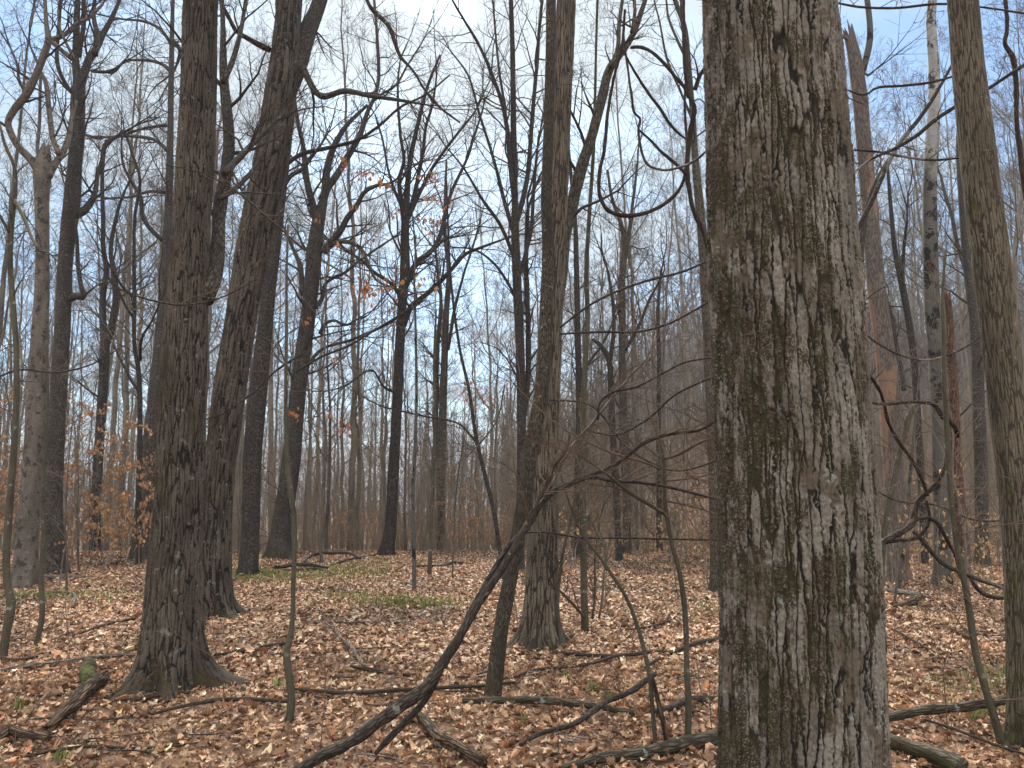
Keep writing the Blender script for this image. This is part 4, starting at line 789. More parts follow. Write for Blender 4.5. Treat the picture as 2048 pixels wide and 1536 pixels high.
poly('vine', 'long vine sagging from the knot to the olive-brown ash', [(1826, 1062, 7, 6.2), (1848, 1085, 8, 6.2), (1872, 1115, 9, 6.2), (1895, 1133, 9, 6.2), (1925, 1146, 9, 6.2), (1960, 1160, 8, 6.1), (2000, 1174, 7, 5.9), (2030, 1190, 6, 5.6)], M['dead'], 'vine', seed=14)
poly('vine', 'short low vine strand swooping under the long sagging one', [(1940, 1155, 6, 6.2), (1955, 1178, 8, 6.2), (1972, 1190, 9, 6.2), (1995, 1195, 9, 6.1), (2028, 1194, 8, 5.9)], M['dead'], 'vine', seed=15)
# long bare boughs that cross the view
bo = lambda lab, pts, seed, sc=.5, spx=.35: poly('bough', lab, pts, M['dead'], 'branch', seed=seed, twigspray=spx, scale=sc, sides=8)
bo('long bare bough rising across the snag and birch to the top of the olive-brown ash', [(1690, 360, 3, 6.2), (1740, 320, 5, 6.2), (1790, 297, 7, 6.2), (1835, 270, 8, 6.2), (1870, 240, 8, 6.2), (1925, 205, 8, 6.1), (1980, 175, 7, 6.1), (2048, 130, 7, 6.), (2140, 80, 9, 6)], 21)
bo('steep bough crossing in front of the white birch', [(1700, 490, 9, 7), (1725, 440, 9, 7), (1745, 400, 9, 7), (1770, 340, 9, 7), (1800, 285, 9, 7), (1840, 235, 8, 7), (1870, 190, 7, 7), (1905, 128, 5, 7)], 22)
bo('nearly level bough above the crossing boughs, reaching from the huge oak', [(1670, 5, 4, 5), (1720, 14, 5, 5.2), (1790, 16, 5, 5.4), (1880, 8, 5, 5.6), (1960, 14, 4, 5.8), (2070, 30, 4, 6)], 23)
bo('thin drooping bough level with the crossing boughs', [(1690, 300, 3, 6.6), (1750, 303, 5, 6.6), (1800, 312, 5, 6.6), (1860, 320, 5, 6.6), (1930, 315, 4, 6.6)], 24)
bo('thin bough kinking from the huge oak toward the white birch top', [(1690, 178, 3, 6), (1730, 190, 4, 6), (1752, 176, 5, 6), (1800, 172, 5, 6), (1860, 165, 5, 6), (1910, 152, 4, 6)], 25)
bo('dark crooked bough sweeping down from the sky gap beside the leaning oak', [(725, -20, 6, 10), (745, 20, 8, 10), (776, 50, 9, 10), (790, 85, 8, 10), (800, 112, 7, 10), (825, 140, 5, 10), (850, 180, 5, 10), (862, 195, 7, 10), (880, 215, 5, 10), (920, 245, 4, 10)], 26, .6)
bo('long slim bough curving up from the old tree across the broom-topped maple', [(560, 340, 8, 11), (600, 310, 9, 11), (660, 295, 8, 11), (715, 280, 7, 11), (760, 250, 6, 11), (800, 215, 5, 11), (850, 190, 4, 11), (900, 150, 3, 11)], 27, .6)
bo('slim bough stretching level past the dark maple trunk', [(590, 745, 5, 12), (640, 715, 5, 12), (700, 690, 5, 12), (750, 660, 4, 12), (800, 630, 4, 12), (850, 600, 3, 12)], 28, .6)
bo('reddish bough crossing level toward the huge oak at mid height', [(1120, 668, 4, 7), (1200, 664, 5, 7), (1270, 664, 5, 7), (1330, 650, 5, 6.6), (1390, 620, 4, 6), (1440, 590, 4, 5.4)], 29, .45, .28)
bo('slim bough climbing from the mossy pole to the huge oak near the sky', [(1120, 655, 4, 8), (1180, 610, 5, 8), (1240, 580, 5, 8), (1300, 560, 5, 8), (1360, 545, 5, 7.6), (1420, 520, 4, 7)], 30, .5, .3)
bo('reddish bough running level just below the elbow of the leaning dead branch', [(1024, 1068, 3, 5.5), (1090, 1064, 4, 5.5), (1160, 1075, 4, 5.5), (1240, 1076, 4, 5.5), (1330, 1078, 4, 5.3), (1440, 1080, 3, 5)], 31, .35, .2)
bo('reddish bough reaching from the huge oak at the height of the dead branch top', [(1170, 860, 3, 5.5), (1230, 870, 4, 5.5), (1290, 842, 4, 5.5), (1350, 790, 4, 5.2), (1400, 765, 4, 5), (1440, 750, 4, 4.8)], 32, .4, .2)

bo('fine twiggy bough crossing in front of the straight dark oak at mid height', [(230, 575, 3, 5.4), (300, 600, 4, 5.4), (370, 610, 4, 5.4), (440, 596, 3, 5.4), (510, 560, 2, 5.4)], 33, .5, .16)
bo('fine twiggy bough crossing both big oaks high up', [(330, 330, 2, 6), (400, 345, 3, 6), (470, 380, 4, 6), (540, 440, 4, 6), (610, 500, 3, 6)], 34, .5, .18)
bo('fine twiggy bough hanging before the leaning oak below mid height', [(620, 700, 3, 7), (560, 735, 4, 7), (500, 790, 4, 7), (440, 830, 3, 7), (390, 842, 2, 7)], 35, .5, .18)
bo('fine twiggy bough before the peeling birch and the maple', [(-20, 760, 4, 8), (40, 740, 4, 8), (110, 745, 4, 8), (180, 730, 3, 8), (250, 690, 2, 8)], 36, .6, .2)
bo('tangle of fine twigs before the white birch, level with the hooked vine', [(1700, 640, 3, 6.5), (1760, 690, 4, 6.5), (1840, 720, 4, 6.5), (1920, 700, 4, 6.5), (1990, 650, 3, 6.5)], 37, .6, .12)
bo('tangle of fine twigs low behind the vine knot', [(1720, 960, 3, 7.5), (1790, 1000, 4, 7.5), (1870, 1010, 4, 7.5), (1950, 1040, 4, 7.5), (2030, 1040, 3, 7.5)], 38, .6, .12)
bo('tangle of fine reddish twigs between the ridged ash and the huge oak', [(1100, 800, 3, 6.5), (1180, 810, 4, 6.5), (1260, 900, 4, 6.5), (1340, 940, 4, 6.5), (1440, 920, 3, 6)], 39, .6, .1)
# ================================================================ the dead branch leaning across the middle
root = empty('leaning_branch', tuple(G(690, 1500)), 'long dead branch leaning across the middle of the wood, forked at its foot', 'branch')
def part(name, pts, mat, parent, **k):
    pts = anchor(pts); R = []
    for p in pts:
        q = P(p[0], p[1], p[3]); R.append((q[0], q[1], q[2], p[2] * .42 * depth(q) / FPX))
    return stem(name, R, mat, parent, **k)
_, X1, r1 = part('stem', [(590, 1545, 26, 4.35), (640, 1512, 28, 4.4), (700, 1485, 28, 4.45), (760, 1440, 30, 4.5), (800, 1412, 30, 4.5), (850, 1375, 28, 4.55), (880, 1335, 24, 4.6), (900, 1305, 24, 4.62), (925, 1262, 21, 4.65), (955, 1210, 19, 4.7), (985, 1165, 19, 4.75), (1015, 1120, 19, 4.8), (1040, 1075, 17, 4.85), (1062, 1040, 16, 4.9), (1082, 1005, 18, 4.9), (1105, 985, 16, 4.95), (1135, 970, 13, 5), (1180, 952, 11, 5), (1230, 930, 9, 5), (1290, 885, 9, 5), (1340, 868, 8, 5), (1400, 860, 7, 4.95), (1436, 838, 6, 4.9)], M['dead'], root, ds=.02, sides=20, bump=.14, seed=4)
part('prong', [(750, 1508, 9, 4.55), (775, 1480, 16, 4.56), (815, 1440, 17, 4.58), (850, 1400, 17, 4.6), (872, 1360, 16, 4.62), (892, 1318, 14, 4.63)], M['dead'], root, ds=.02, sides=16, bump=.1, seed=5)
part('prong', [(930, 1240, 7, 4.75), (955, 1195, 12, 4.78), (985, 1145, 13, 4.8), (1012, 1100, 12, 4.83), (1035, 1070, 8, 4.86)], M['dark'], root, ds=.02, sides=12, bump=.12, seed=6)
_, X2, r2 = part('side_branch', [(1078, 1008, 8, 4.95), (1100, 975, 8, 4.95), (1125, 925, 7, 5), (1148, 885, 6, 5), (1180, 850, 6, 5.05), (1225, 795, 6, 5.1), (1262, 750, 5, 5.1), (1295, 715, 4, 5.1), (1310, 660, 3, 5.1)], M['pale'], root, ds=.03, sides=8, seed=7)
_, X3, r3 = part('side_branch', [(1045, 1060, 10, 4.9), (1066, 1025, 11, 4.9), (1085, 985, 10, 4.9), (1108, 935, 9, 4.92), (1133, 895, 7, 4.95), (1140, 870, 4, 4.95)], M['rot'], root, ds=.03, sides=8, seed=8)
_, X4, r4 = part('side_branch', [(1130, 972, 8, 5), (1180, 955, 8, 5), (1225, 962, 8, 5), (1280, 965, 8, 5), (1340, 975, 7, 5), (1400, 990, 6, 5), (1440, 1000, 5, 5)], M['dead'], root, ds=.03, sides=8, seed=9)
_, X5, r5 = part('side_branch', [(1196, 840, 5, 5.05), (1200, 805, 5, 5.05), (1225, 785, 5, 5.05), (1270, 775, 5, 5), (1320, 750, 4, 5), (1370, 725, 4, 4.9), (1430, 715, 3, 4.8)], M['vine'], root, ds=.03, sides=8, seed=10)
T_ = []; rg_ = random.Random(8)
for X_, r_ in ((X1[int(len(X1) * .62):], r1[int(len(r1) * .62):]), (X2, r2), (X3, r3), (X4, r4), (X5, r5)): spray(T_, X_, r_, rg_, .055, .5, 2, .05, 3, .02, .0014)
tubes_mesh('crown', T_, M['redtwig'], root, np.array(root.location))  # twig sprays of the dead branch and its side branches, not a tree crown

# ================================================================ fallen wood on the ground
def fallen(name, label, pts, mat, cat='branch', lifts=None, sides=12, group=None, seed=0, bump=.15, ds=.025, jag=.025, wob=.07, sink=.6):
    R = []
    for k, p in enumerate(pts):
        q = G(p[0], p[1]); r = p[2] * .44 * depth(q) / FPX; l = lifts[k] if lifts else 0
        if l:
            q = P(p[0], p[1], q[1] - l * q[1] / 1.6 * .98) if l > 0 else q
        R.append((q[0], q[1], q[2] + r * (1 - sink) + .04 if not l else q[2] + .02, r))
    o, X, rr = stem(name, R, mat, None, ds=ds, sides=sides, bump=bump, seed=seed, wob=wob, jag=jag)
    return tag(o, label, cat, group)
fa = fallen
fa('fallen_log', 'straight mossy pole lying at the foot of the mossy leaning trunk', [(925, 1414, 12), (1000, 1414, 15), (1080, 1417, 16), (1160, 1424, 16), (1230, 1432, 15), (1275, 1437, 12)], M['log'], 'log', seed=1, jag=.03)
fa('fallen_log', 'grey log arching behind the slim straight sapling to the huge oak', [(1310, 1437, 11), (1345, 1428, 15), (1385, 1412, 17), (1425, 1410, 17), (1470, 1416, 16)], M['dead'], 'log', seed=2)
fa('fallen_log', 'thick greenish log running under the huge oak along the bottom edge', [(1120, 1560, 18), (1200, 1535, 22), (1280, 1522, 26), (1360, 1507, 30), (1440, 1492, 34), (1500, 1480, 34)], M['log'], 'log', seed=3, ds=.02, sides=18)
fa('fallen_log', 'smooth mossy log propped off the ground from the huge oak to the olive-brown ash', [(1740, 1452, 18), (1790, 1436, 20), (1850, 1426, 20), (1930, 1420, 19), (2000, 1410, 17), (2070, 1398, 15)], M['log'], 'log', seed=4, lifts=(0.05, .08, .1, .12, .14, .16), ds=.03, sides=18)
fa('fallen_log', 'dark rotten log sunk in the leaves at the foot of the huge oak', [(1740, 1492, 34), (1800, 1508, 34), (1860, 1530, 36), (1930, 1560, 38)], M['log'], 'log', seed=5, ds=.02, sides=18)
fa('rotten_log', 'short shaggy rotten log pointing down from the mossy root flare', [(207, 1372, 26), (185, 1392, 32), (160, 1418, 34), (130, 1445, 30), (95, 1472, 14)], M['rot'], 'log', seed=6, bump=.22, jag=.1, ds=.015, sides=40, sink=.1)
fa('mossy_stump', 'small round mossy stump behind the short rotten log', [(176, 1392, 30), (175, 1372, 34), (172, 1352, 28)], M['mossy'], 'stump', seed=7, bump=.2, ds=.015, sides=30, sink=-.2)
fa('fallen_branch', 'long thin branch on the leaves running in from the picture edge to the mossy roots', [(-30, 1358, 10), (60, 1344, 11), (130, 1334, 11), (200, 1323, 10), (275, 1318, 8)], M['pale'], seed=8)
fa('fallen_branch', 'dark forked branch end resting above the long thin branch', [(-10, 1326, 7), (40, 1328, 7), (80, 1318, 7), (115, 1308, 5)], M['stick'], seed=9)
fa('fallen_branch', 'long thin branch along the bottom edge beneath the straight dark oak', [(40, 1530, 6), (110, 1515, 7), (170, 1506, 7), (260, 1508, 6), (350, 1505, 5), (400, 1500, 4)], M['stick'], seed=10)
fa('rotten_log', 'mossy chunk of rotten wood at the bottom corner', [(-20, 1500, 26), (15, 1480, 24), (50, 1488, 20), (95, 1500, 16)], M['rot'], 'log', seed=11, bump=.25)
fa('fallen_branch', 'crooked dark branch raised at its broken end beside the arching sapling', [(1040, 1505, 8), (1080, 1485, 10), (1130, 1460, 11), (1175, 1430, 12), (1210, 1405, 12), (1250, 1388, 11), (1280, 1368, 12), (1303, 1352, 10)], M['dead'], seed=12, lifts=(0, 0, .03, .06, .1, .14, .18, .22), bump=.14)
fa('fallen_branch', 'long dark branch lying across the leaves from the ridged ash to the huge oak', [(1105, 1314, 6), (1150, 1318, 8), (1215, 1323, 9), (1270, 1318, 9), (1320, 1312, 7), (1350, 1315, 5)], M['stick'], seed=13)
fa('fallen_branch', 'dark branch poking out from the far side of the slim straight sapling', [(1290, 1345, 4), (1340, 1315, 8), (1385, 1300, 10), (1440, 1285, 9)], M['stick'], seed=14)
fa('fallen_branch', 'short dark stick lying from the mossy leaning trunk toward the ash', [(1030, 1365, 7), (1075, 1350, 7), (1130, 1345, 6), (1175, 1340, 7), (1235, 1325, 6)], M['stick'], seed=15)
fa('fallen_branch', 'bent branch lying across the middle between the thin sapling and the leaning dead branch', [(580, 1388, 6), (640, 1395, 8), (700, 1402, 10), (770, 1398, 10), (850, 1392, 9), (960, 1386, 8), (1030, 1378, 7)], M['stick'], seed=16)
fa('fallen_branch', 'thin branch on the leaves between the mossy roots and the thin sapling', [(300, 1442, 6), (370, 1425, 8), (420, 1416, 10), (480, 1412, 9), (570, 1416, 8)], M['stick'], seed=17)
fa('fallen_branch', 'split red-brown stick lying by itself below the clearing', [(700, 1342, 5), (735, 1348, 9), (780, 1355, 8), (835, 1358, 6)], M['rot'], seed=18)
fa('fallen_branch', 'pale branching stick lying end-on in the clearing', [(650, 1250, 4), (672, 1275, 7), (695, 1298, 9), (715, 1325, 8), (735, 1342, 5)], M['pale'], seed=19)
fa('fallen_branch', 'long thin dark stick lying behind the thin sapling', [(520, 1304, 7), (580, 1292, 7), (650, 1283, 5), (700, 1275, 5), (745, 1264, 3)], M['stick'], seed=20)
fa('fallen_branch', 'curved pale stick near the peeling birch', [(150, 1205, 4), (90, 1190, 4), (125, 1190, 5), (150, 1200, 7), (145, 1218, 6)][1:], M['pale'], seed=21)
fa('fallen_log', 'weathered grey log lying at the foot of the peeling birch', [(70, 1160, 9), (110, 1160, 10), (150, 1159, 9), (175, 1160, 6)], M['pale'], 'log', seed=22)
fa('fallen_branch', 'dark stick lying past the mossy roots toward the leaning oak', [(400, 1320, 6), (440, 1318, 7), (480, 1310, 7), (540, 1302, 6)], M['stick'], seed=23)
fa('fallen_branch', 'small stick propped on the mossy roots', [(240, 1412, 5), (290, 1402, 7), (340, 1390, 7), (375, 1396, 5)], M['dead'], seed=24, lifts=(0, .01, .02, 0))
fa('fallen_log', 'pale mossy rotten log lying end-on below the leaning dead branch', [(828, 1435, 16), (856, 1465, 24), (880, 1490, 26), (915, 1510, 24), (960, 1545, 24)], M['rot'], 'log', seed=25, bump=.15)
fa('fallen_log', 'pale weathered log lying beyond the foot of the huge oak', [(1740, 1186, 12), (1790, 1192, 14), (1835, 1200, 14), (1856, 1204, 8)], M['pale'], 'log', seed=26)
fa('rotten_log', 'orange-brown rotten chunk lying against the pale weathered log', [(1790, 1222, 8), (1815, 1215, 16), (1835, 1205, 16), (1852, 1198, 8)], M['rot'], 'log', seed=27, bump=.2)
fa('fallen_log', 'dark low log lying behind the two slim poles in the clearing', [(830, 1138, 6), (870, 1137, 7), (910, 1131, 8), (945, 1132, 5)], M['dark'], 'log', seed=28)
for k, (lab, pts) in enumerate((('lowest dark pole of the brush pile by the hollow old tree', [(560, 1146, 6), (600, 1147, 7), (650, 1142, 6)]), ('dark pole crossing the top of the brush pile', [(550, 1136, 7), (600, 1133, 8), (655, 1138, 5)]), ('curved dark limb rising out of the far end of the brush pile', [(600, 1130, 5), (640, 1110, 7), (690, 1108, 6), (720, 1120, 4)]), ('long dark limb lying from the brush pile toward the dark maple', [(660, 1135, 4), (710, 1122, 5), (760, 1112, 5)]))):
    fa('brush_pole', lab, pts, M['dark'], 'branch', lifts=[(.12 if k in (1, 2) else 0)] * len(pts), seed=30 + k, group='poles of the brush pile')
fa('fallen_branch', 'thin stick lying among the leaves beyond the slim straight sapling', [(1250, 1268, 3), (1300, 1262, 5), (1345, 1232, 4)], M['stick'], seed=35)
fa('fallen_branch', 'small bare stick lying under the propped mossy log', [(1745, 1250, 4), (1800, 1275, 5), (1860, 1310, 4)], M['stick'], seed=36)
fa('fallen_branch', 'slender switch lying over the propped mossy log', [(1850, 1445, 5), (1920, 1470, 6), (1990, 1500, 6), (2060, 1525, 5)], M['stick'], seed=37, lifts=(.12, .1, .06, .03))
fa('fallen_branch', 'faint stick half buried between the straight dark oak and the kinked young tree', [(130, 1285, 4), (200, 1262, 5), (265, 1245, 5), (290, 1240, 3)], M['stick'], seed=38)
rgs = random.Random(90)
STK = []
for k in range(90):
    px, py = rgs.uniform(-20, 2060), 1536 - (rgs.random() ** .8) * 380
    if 1400 < px < 1740: continue
    a = rgs.uniform(-.35, .35) + (math.pi / 2 * rgs.random() if rgs.random() < .2 else 0); ln = rgs.uniform(15, 70) * (.5 + (py - 1100) / 500); w = rgs.uniform(2.5, 5) * (.5 + (py - 1100) / 500)
    c = [(px + math.cos(a) * ln * u, py + math.sin(a) * ln * u * .4 + rgs.gauss(0, 3), w * (1.1 - abs(u))) for u in (-1, -.4, .3, 1)]
    o_ = fa('stick', 'short dead stick lying loose on the fallen leaves', c, M[rgs.choice(['stick', 'stick', 'dead', 'pale'])], 'stick', sides=6, ds=.06, seed=50 + k, group='short sticks scattered on the leaves'); STK.append((o_, px, 4000 - py))
# ================================================================ copied woods
def proto(H, R, seed, nl, forks=0, twigL=1., kids=4, maxlev=3, bstart=.38, lean=.02):
    rng = random.Random(seed); n = 9
    pts = []; x = y = 0; dx = rng.gauss(0, lean); dy = rng.gauss(0, lean)
    for i in range(n + 1):
        pts.append((x, y, -.2 + (H + .2) * i / n, R * (1 - .86 * (i / n) ** 1.15))); dx += rng.gauss(0, .016); dy += rng.gauss(0, .016); x += dx * H / n; y += dy * H / n
    C, s = catmull(np.array(pts), H / 40)
    T_ = []
    for k in range(nl):
        tt = bstart + (1 - bstart) * (k + rng.random()) / nl
        i = min(int(tt * (len(C) - 1)), len(C) - 2); a = k * 2.4 + rng.uniform(-.5, .5); up = rng.uniform(.7, 1.5)
        L_ = H * rng.uniform(.16, .30) * (1.25 - tt * .75)
        d = Vector((math.cos(a), math.sin(a), up)).normalized()
        grow(T_, tuple(C[i][:3]), tuple(d), L_, C[i][3] * rng.uniform(.35, .6), 0, maxlev, rng, .07, .13, kids, .004 * twigL)
    for _ in range(2): grow(T_, tuple(C[-1][:3]), (rng.gauss(0, .25), rng.gauss(0, .25), 1), H * .14, C[-1][3], 0, maxlev, rng, .05, .12, kids, .004 * twigL)
    return pts, T_
class Proto: pass
def make_proto(kind, H, R, seed, nl, **k):
    pts, T_ = proto(H, R, seed, nl, **k)
    hold = bpy.data.objects.new('tmp', None)
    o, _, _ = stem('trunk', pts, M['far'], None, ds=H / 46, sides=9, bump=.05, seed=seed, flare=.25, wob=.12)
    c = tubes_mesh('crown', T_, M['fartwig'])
    p = Proto(); p.kind = kind; p.H = H; p.parts = [(o, False), (c, False)]; p.used = False; return p
def place(p, name, label, cat, group, x, y, sc, rz):
    r = empty(name, (x, y, th(x, y)), label, cat, group); r.rotation_euler = (random.gauss(0, .025), random.gauss(0, .025), rz); r.scale = (sc * random.uniform(.85, 1.15),) * 2 + (sc,)
    for o, _ in p.parts:
        if p.used: o = o.copy(); COL.objects.link(o)
        o.parent = r
    p.used = True
    return r
random.seed(4)
tall = [make_proto('tall', H, R, 100 + i, nl + 3, kids=5) for i, (H, R, nl) in enumerate(((19, .10, 11), (17, .08, 9), (21, .125, 13), (15, .065, 10), (18, .085, 12), (16, .095, 9)))]
pole = [make_proto('pole', H, R, 140 + i, nl, kids=3, bstart=.3) for i, (H, R, nl) in enumerate(((9, .055, 12), (11, .07, 12), (7, .045, 10), (8, .05, 13)))]
sapl = [make_proto('sap', H, R, 160 + i, nl, kids=4, bstart=.12, maxlev=2, lean=.05, twigL=.45) for i, (H, R, nl) in enumerate(((3.2, .016, 11), (2.4, .012, 9), (4.2, .022, 13), (3.6, .018, 12)))]
occupied = []
def free(x, y, r):
    for a, b in occupied:
        if (a - x) ** 2 + (b - y) ** 2 < r * r: return False
    occupied.append((x, y)); return True
LM = ((-400, 'the picture edge'), (75, 'the peeling birch'), (125, 'the tall maple'), (200, 'the double-stemmed tree'), (290, 'the tall straight tree'), (368, 'the straight dark oak'), (462, 'the leaning oak'), (515, 'the black narrow trunk'), (600, 'the hollow old tree'), (700, 'the clearing gap'), (790, 'the dark maple'), (885, 'the twin grey stems'), (960, 'the thin leaning tree'), (1035, 'the broom-like tree'), (1092, 'the ridged ash'), (1168, 'the mossy pole'), (1250, 'the pale smooth tree'), (1318, 'the thin dark tree'), (1420, 'the light grey tree'), (1590, 'the huge oak'), (1772, 'the snapped snag'), (1870, 'the white birch'), (1910, 'the red snag'), (1960, 'the brown-grey tree'), (2010, 'the olive-brown ash'), (2600, 'the far edge'))
PEND = []
def finish_labels():
    bins = {}
    for r, kind, px, y in PEND:
        i = max(k for k, (a, _) in enumerate(LM[:-1]) if a <= px or k == 0); bins.setdefault((kind, i), []).append((y, r))
    OR = ['nearest', 'second nearest', 'third nearest', 'fourth nearest', 'fifth nearest', 'sixth nearest', 'seventh nearest', 'eighth nearest', 'ninth nearest', 'tenth nearest', 'eleventh nearest', 'twelfth nearest', 'thirteenth nearest', 'fourteenth nearest', 'fifteenth nearest', 'sixteenth nearest', 'seventeenth nearest']
    for (kind, i), g in bins.items():
        g.sort(key=lambda t_: t_[0]); A, B = LM[i][1], LM[i + 1][1]
        wh = f'between {A} and {B}' if i < len(LM) - 2 else 'beyond the olive-brown ash'
        for k, (y, r) in enumerate(g):
            o_ = '' if len(g) == 1 else ('farthest ' if k == len(g) - 1 else (OR[k] + ' ' if k < 17 else 'far '))
            r['label'] = f'{o_}{kind} {wh}'
def scatter(n, y0, y1, protos, name, kindtxt, cat, sc=(.85, 1.2), gap=1.2, pw=1., pxr=(-150, 2200), avoid=None):
    k = 0; tr = 0
    while k < n and tr < n * 40:
        tr += 1
        y = y0 + (y1 - y0) * random.random() ** pw; px = random.uniform(*pxr)
        if 1470 < px < 1700 and random.random() < .85: continue
        x = (px - 1024) / FPX * y * cp
        if avoid and avoid(px, y): continue
        if not free(x, y, gap): continue
        p = random.choice(protos); r = place(p, name, 'bare ' + kindtxt, cat, kindtxt + 's', x, y, random.uniform(*sc), random.uniform(0, 6.28)); k += 1
        PEND.append((r, kindtxt, px, y))
scatter(70, 22, 46, tall, 'bare_tree', 'tall bare tree', 'tree', gap=1.9)
scatter(120, 46, 90, tall, 'distant_tree', 'distant bare tree', 'tree', gap=2.5, sc=(.85, 1.15))
scatter(100, 17.5, 44, pole, 'pole_tree', 'pole-like tree', 'tree', gap=1.0, sc=(.8, 1.25))
scatter(30, 9, 17, sapl, 'sapling', 'small bare sapling', 'sapling', gap=.7, sc=(.6, 1.1), avoid=lambda px, y: 440 < px < 1000 and y < 16)
scatter(120, 15, 36, sapl, 'thicket_sapling', 'twiggy thicket sapling', 'sapling', gap=.5, sc=(.7, 1.25), avoid=lambda px, y: 440 < px < 1010 and y < 19.5)

# young beeches that keep their dead leaves
def leafy(H, seed, pal, nleaf, spread=1.):
    rng = random.Random(seed); pts = [(0, 0, -.1, .013), (rng.gauss(0, .05), rng.gauss(0, .05), H * .35, .010), (rng.gauss(0, .12), rng.gauss(0, .12), H * .7, .007), (rng.gauss(0, .2), rng.gauss(0, .2), H, .003)]
    C, _ = catmull(np.array(pts), H / 20); T_ = []
    for k in range(11):
        i = min(int((.2 + .75 * k / 11) * len(C)), len(C) - 2); a = k * 2.4
        grow(T_, tuple(C[i][:3]), (math.cos(a), math.sin(a), .25), rng.uniform(.5, 1.1) * spread * (1.1 - .05 * k), .005, 1, 3, rng, 0., .15, 4, .0016)
    o, _, _ = stem('trunk', pts, M['far'], None, ds=.12, sides=7, bump=.05, seed=seed); c = tubes_mesh('crown', T_, M['redtwig'])
    tw = [p_ for p_, r_ in T_ if len(p_) == 4 or r_[0] < .004]; pos = []
    rg = np.random.default_rng(seed)
    while len(pos) < nleaf:
        q = tw[rng.randrange(len(tw))]; i = rng.randrange(1, len(q)); f = rng.random(); pos.append([q[i - 1][c_] * (1 - f) + q[i][c_] * f for c_ in range(3)])
    f = leaves_mesh('foliage', np.array(pos), rg.uniform(.06, .1, nleaf), .45, leafcols(nleaf, pal, seed, .25), M['hangleaf'], None, None, seed, hang=True, kinds=(0,), curl=.6)
    p = Proto(); p.kind = 'leafy'; p.H = H; p.parts = [(o, 0), (c, 0), (f, 0)]; p.used = False; return p
PO = ((.40, .23, .12), (.33, .18, .09), (.46, .29, .16)); PY = ((.42, .29, .15), (.36, .22, .11), (.48, .36, .2))
lfo = [leafy(2.6, 301, PO, 420), leafy(3.4, 302, PO, 460, 1.2), leafy(2.0, 303, PO, 330)]
lfy = [leafy(1.7, 311, PY, 90), leafy(2.4, 312, PY, 110), leafy(1.3, 313, PY, 60)]
scatter(24, 14.5, 26, lfo, 'beech_sapling', 'orange-leaved young beech', 'sapling', gap=.8, pxr=(-80, 420), sc=(.75, 1.15))
scatter(34, 22, 36, lfo, 'beech_sapling', 'little orange-leaved beech', 'sapling', gap=.8, pxr=(560, 1300), sc=(.5, .95))
scatter(12, 11.5, 22, lfy, 'beech_sapling', 'yellow-leaved young beech', 'sapling', gap=.6, pxr=(1130, 1440), sc=(.6, 1.0))
scatter(10, 10, 22, lfy, 'beech_sapling', 'sparse yellow-leaved beech', 'sapling', gap=.6, pxr=(1760, 2080), sc=(.5, .95))

# near seedlings: thin bare switches standing in the leaves
for k, (px, py, h, lab) in enumerate(((452, 1415, 1.2, 'thin switch standing beside the foot of the straight dark oak'), (140, 1330, .9, 'forked thin switch near the long thin fallen branch'), (30, 1500, .8, 'thin reddish switch in the bottom corner'), (228, 1520, .5, 'short reddish switch at the bottom edge'), (640, 1500, .9, 'straight thin switch beside the leaning dead branch foot'), (836, 1375, .75, 'upright bare switch in front of the leaning dead branch'), (1118, 1530, .6, 'thin switch in front of the straight mossy pole'), (1405, 1400, .8, 'tall thin switch beside the slim straight sapling'), (1425, 1470, .5, 'short dark switch by the foot of the huge oak'), (1790, 1320, .9, 'dark twiggy switch just past the huge oak'), (1895, 1485, 1.2, 'long red twiggy switch before the propped mossy log'), (1870, 1300, .9, 'bare branching switch in the leaves past the huge oak'), (1990, 1270, .8, 'dark thin switch before the olive-brown ash'), (1215, 1470, .45, 'little forked switch under the crooked raised branch'), (1450, 1170, 1.1, 'hidden thin switch behind the huge oak'), (1255, 1200, 1.0, 'dark hooked switch in the leaves past the mossy pole'), (700, 1180, .6, 'tiny switch in the green patch of the clearing'))):
    q = G(px, py); rng = random.Random(k + 5); T_ = []
    grow(T_, (0, 0, -.03), (rng.gauss(0, .08), rng.gauss(0, .08), 1), h, .0045, 1, 3, rng, .06, .09, 5, .0011, (25, 50), .3)
    r = tubes_mesh('switch', T_, M['redtwig']); r.location = q; tag(r, lab, 'seedling')
for r_, px_, y_ in STK: PEND.append((r_, 'loose short stick', px_, y_))
finish_labels()
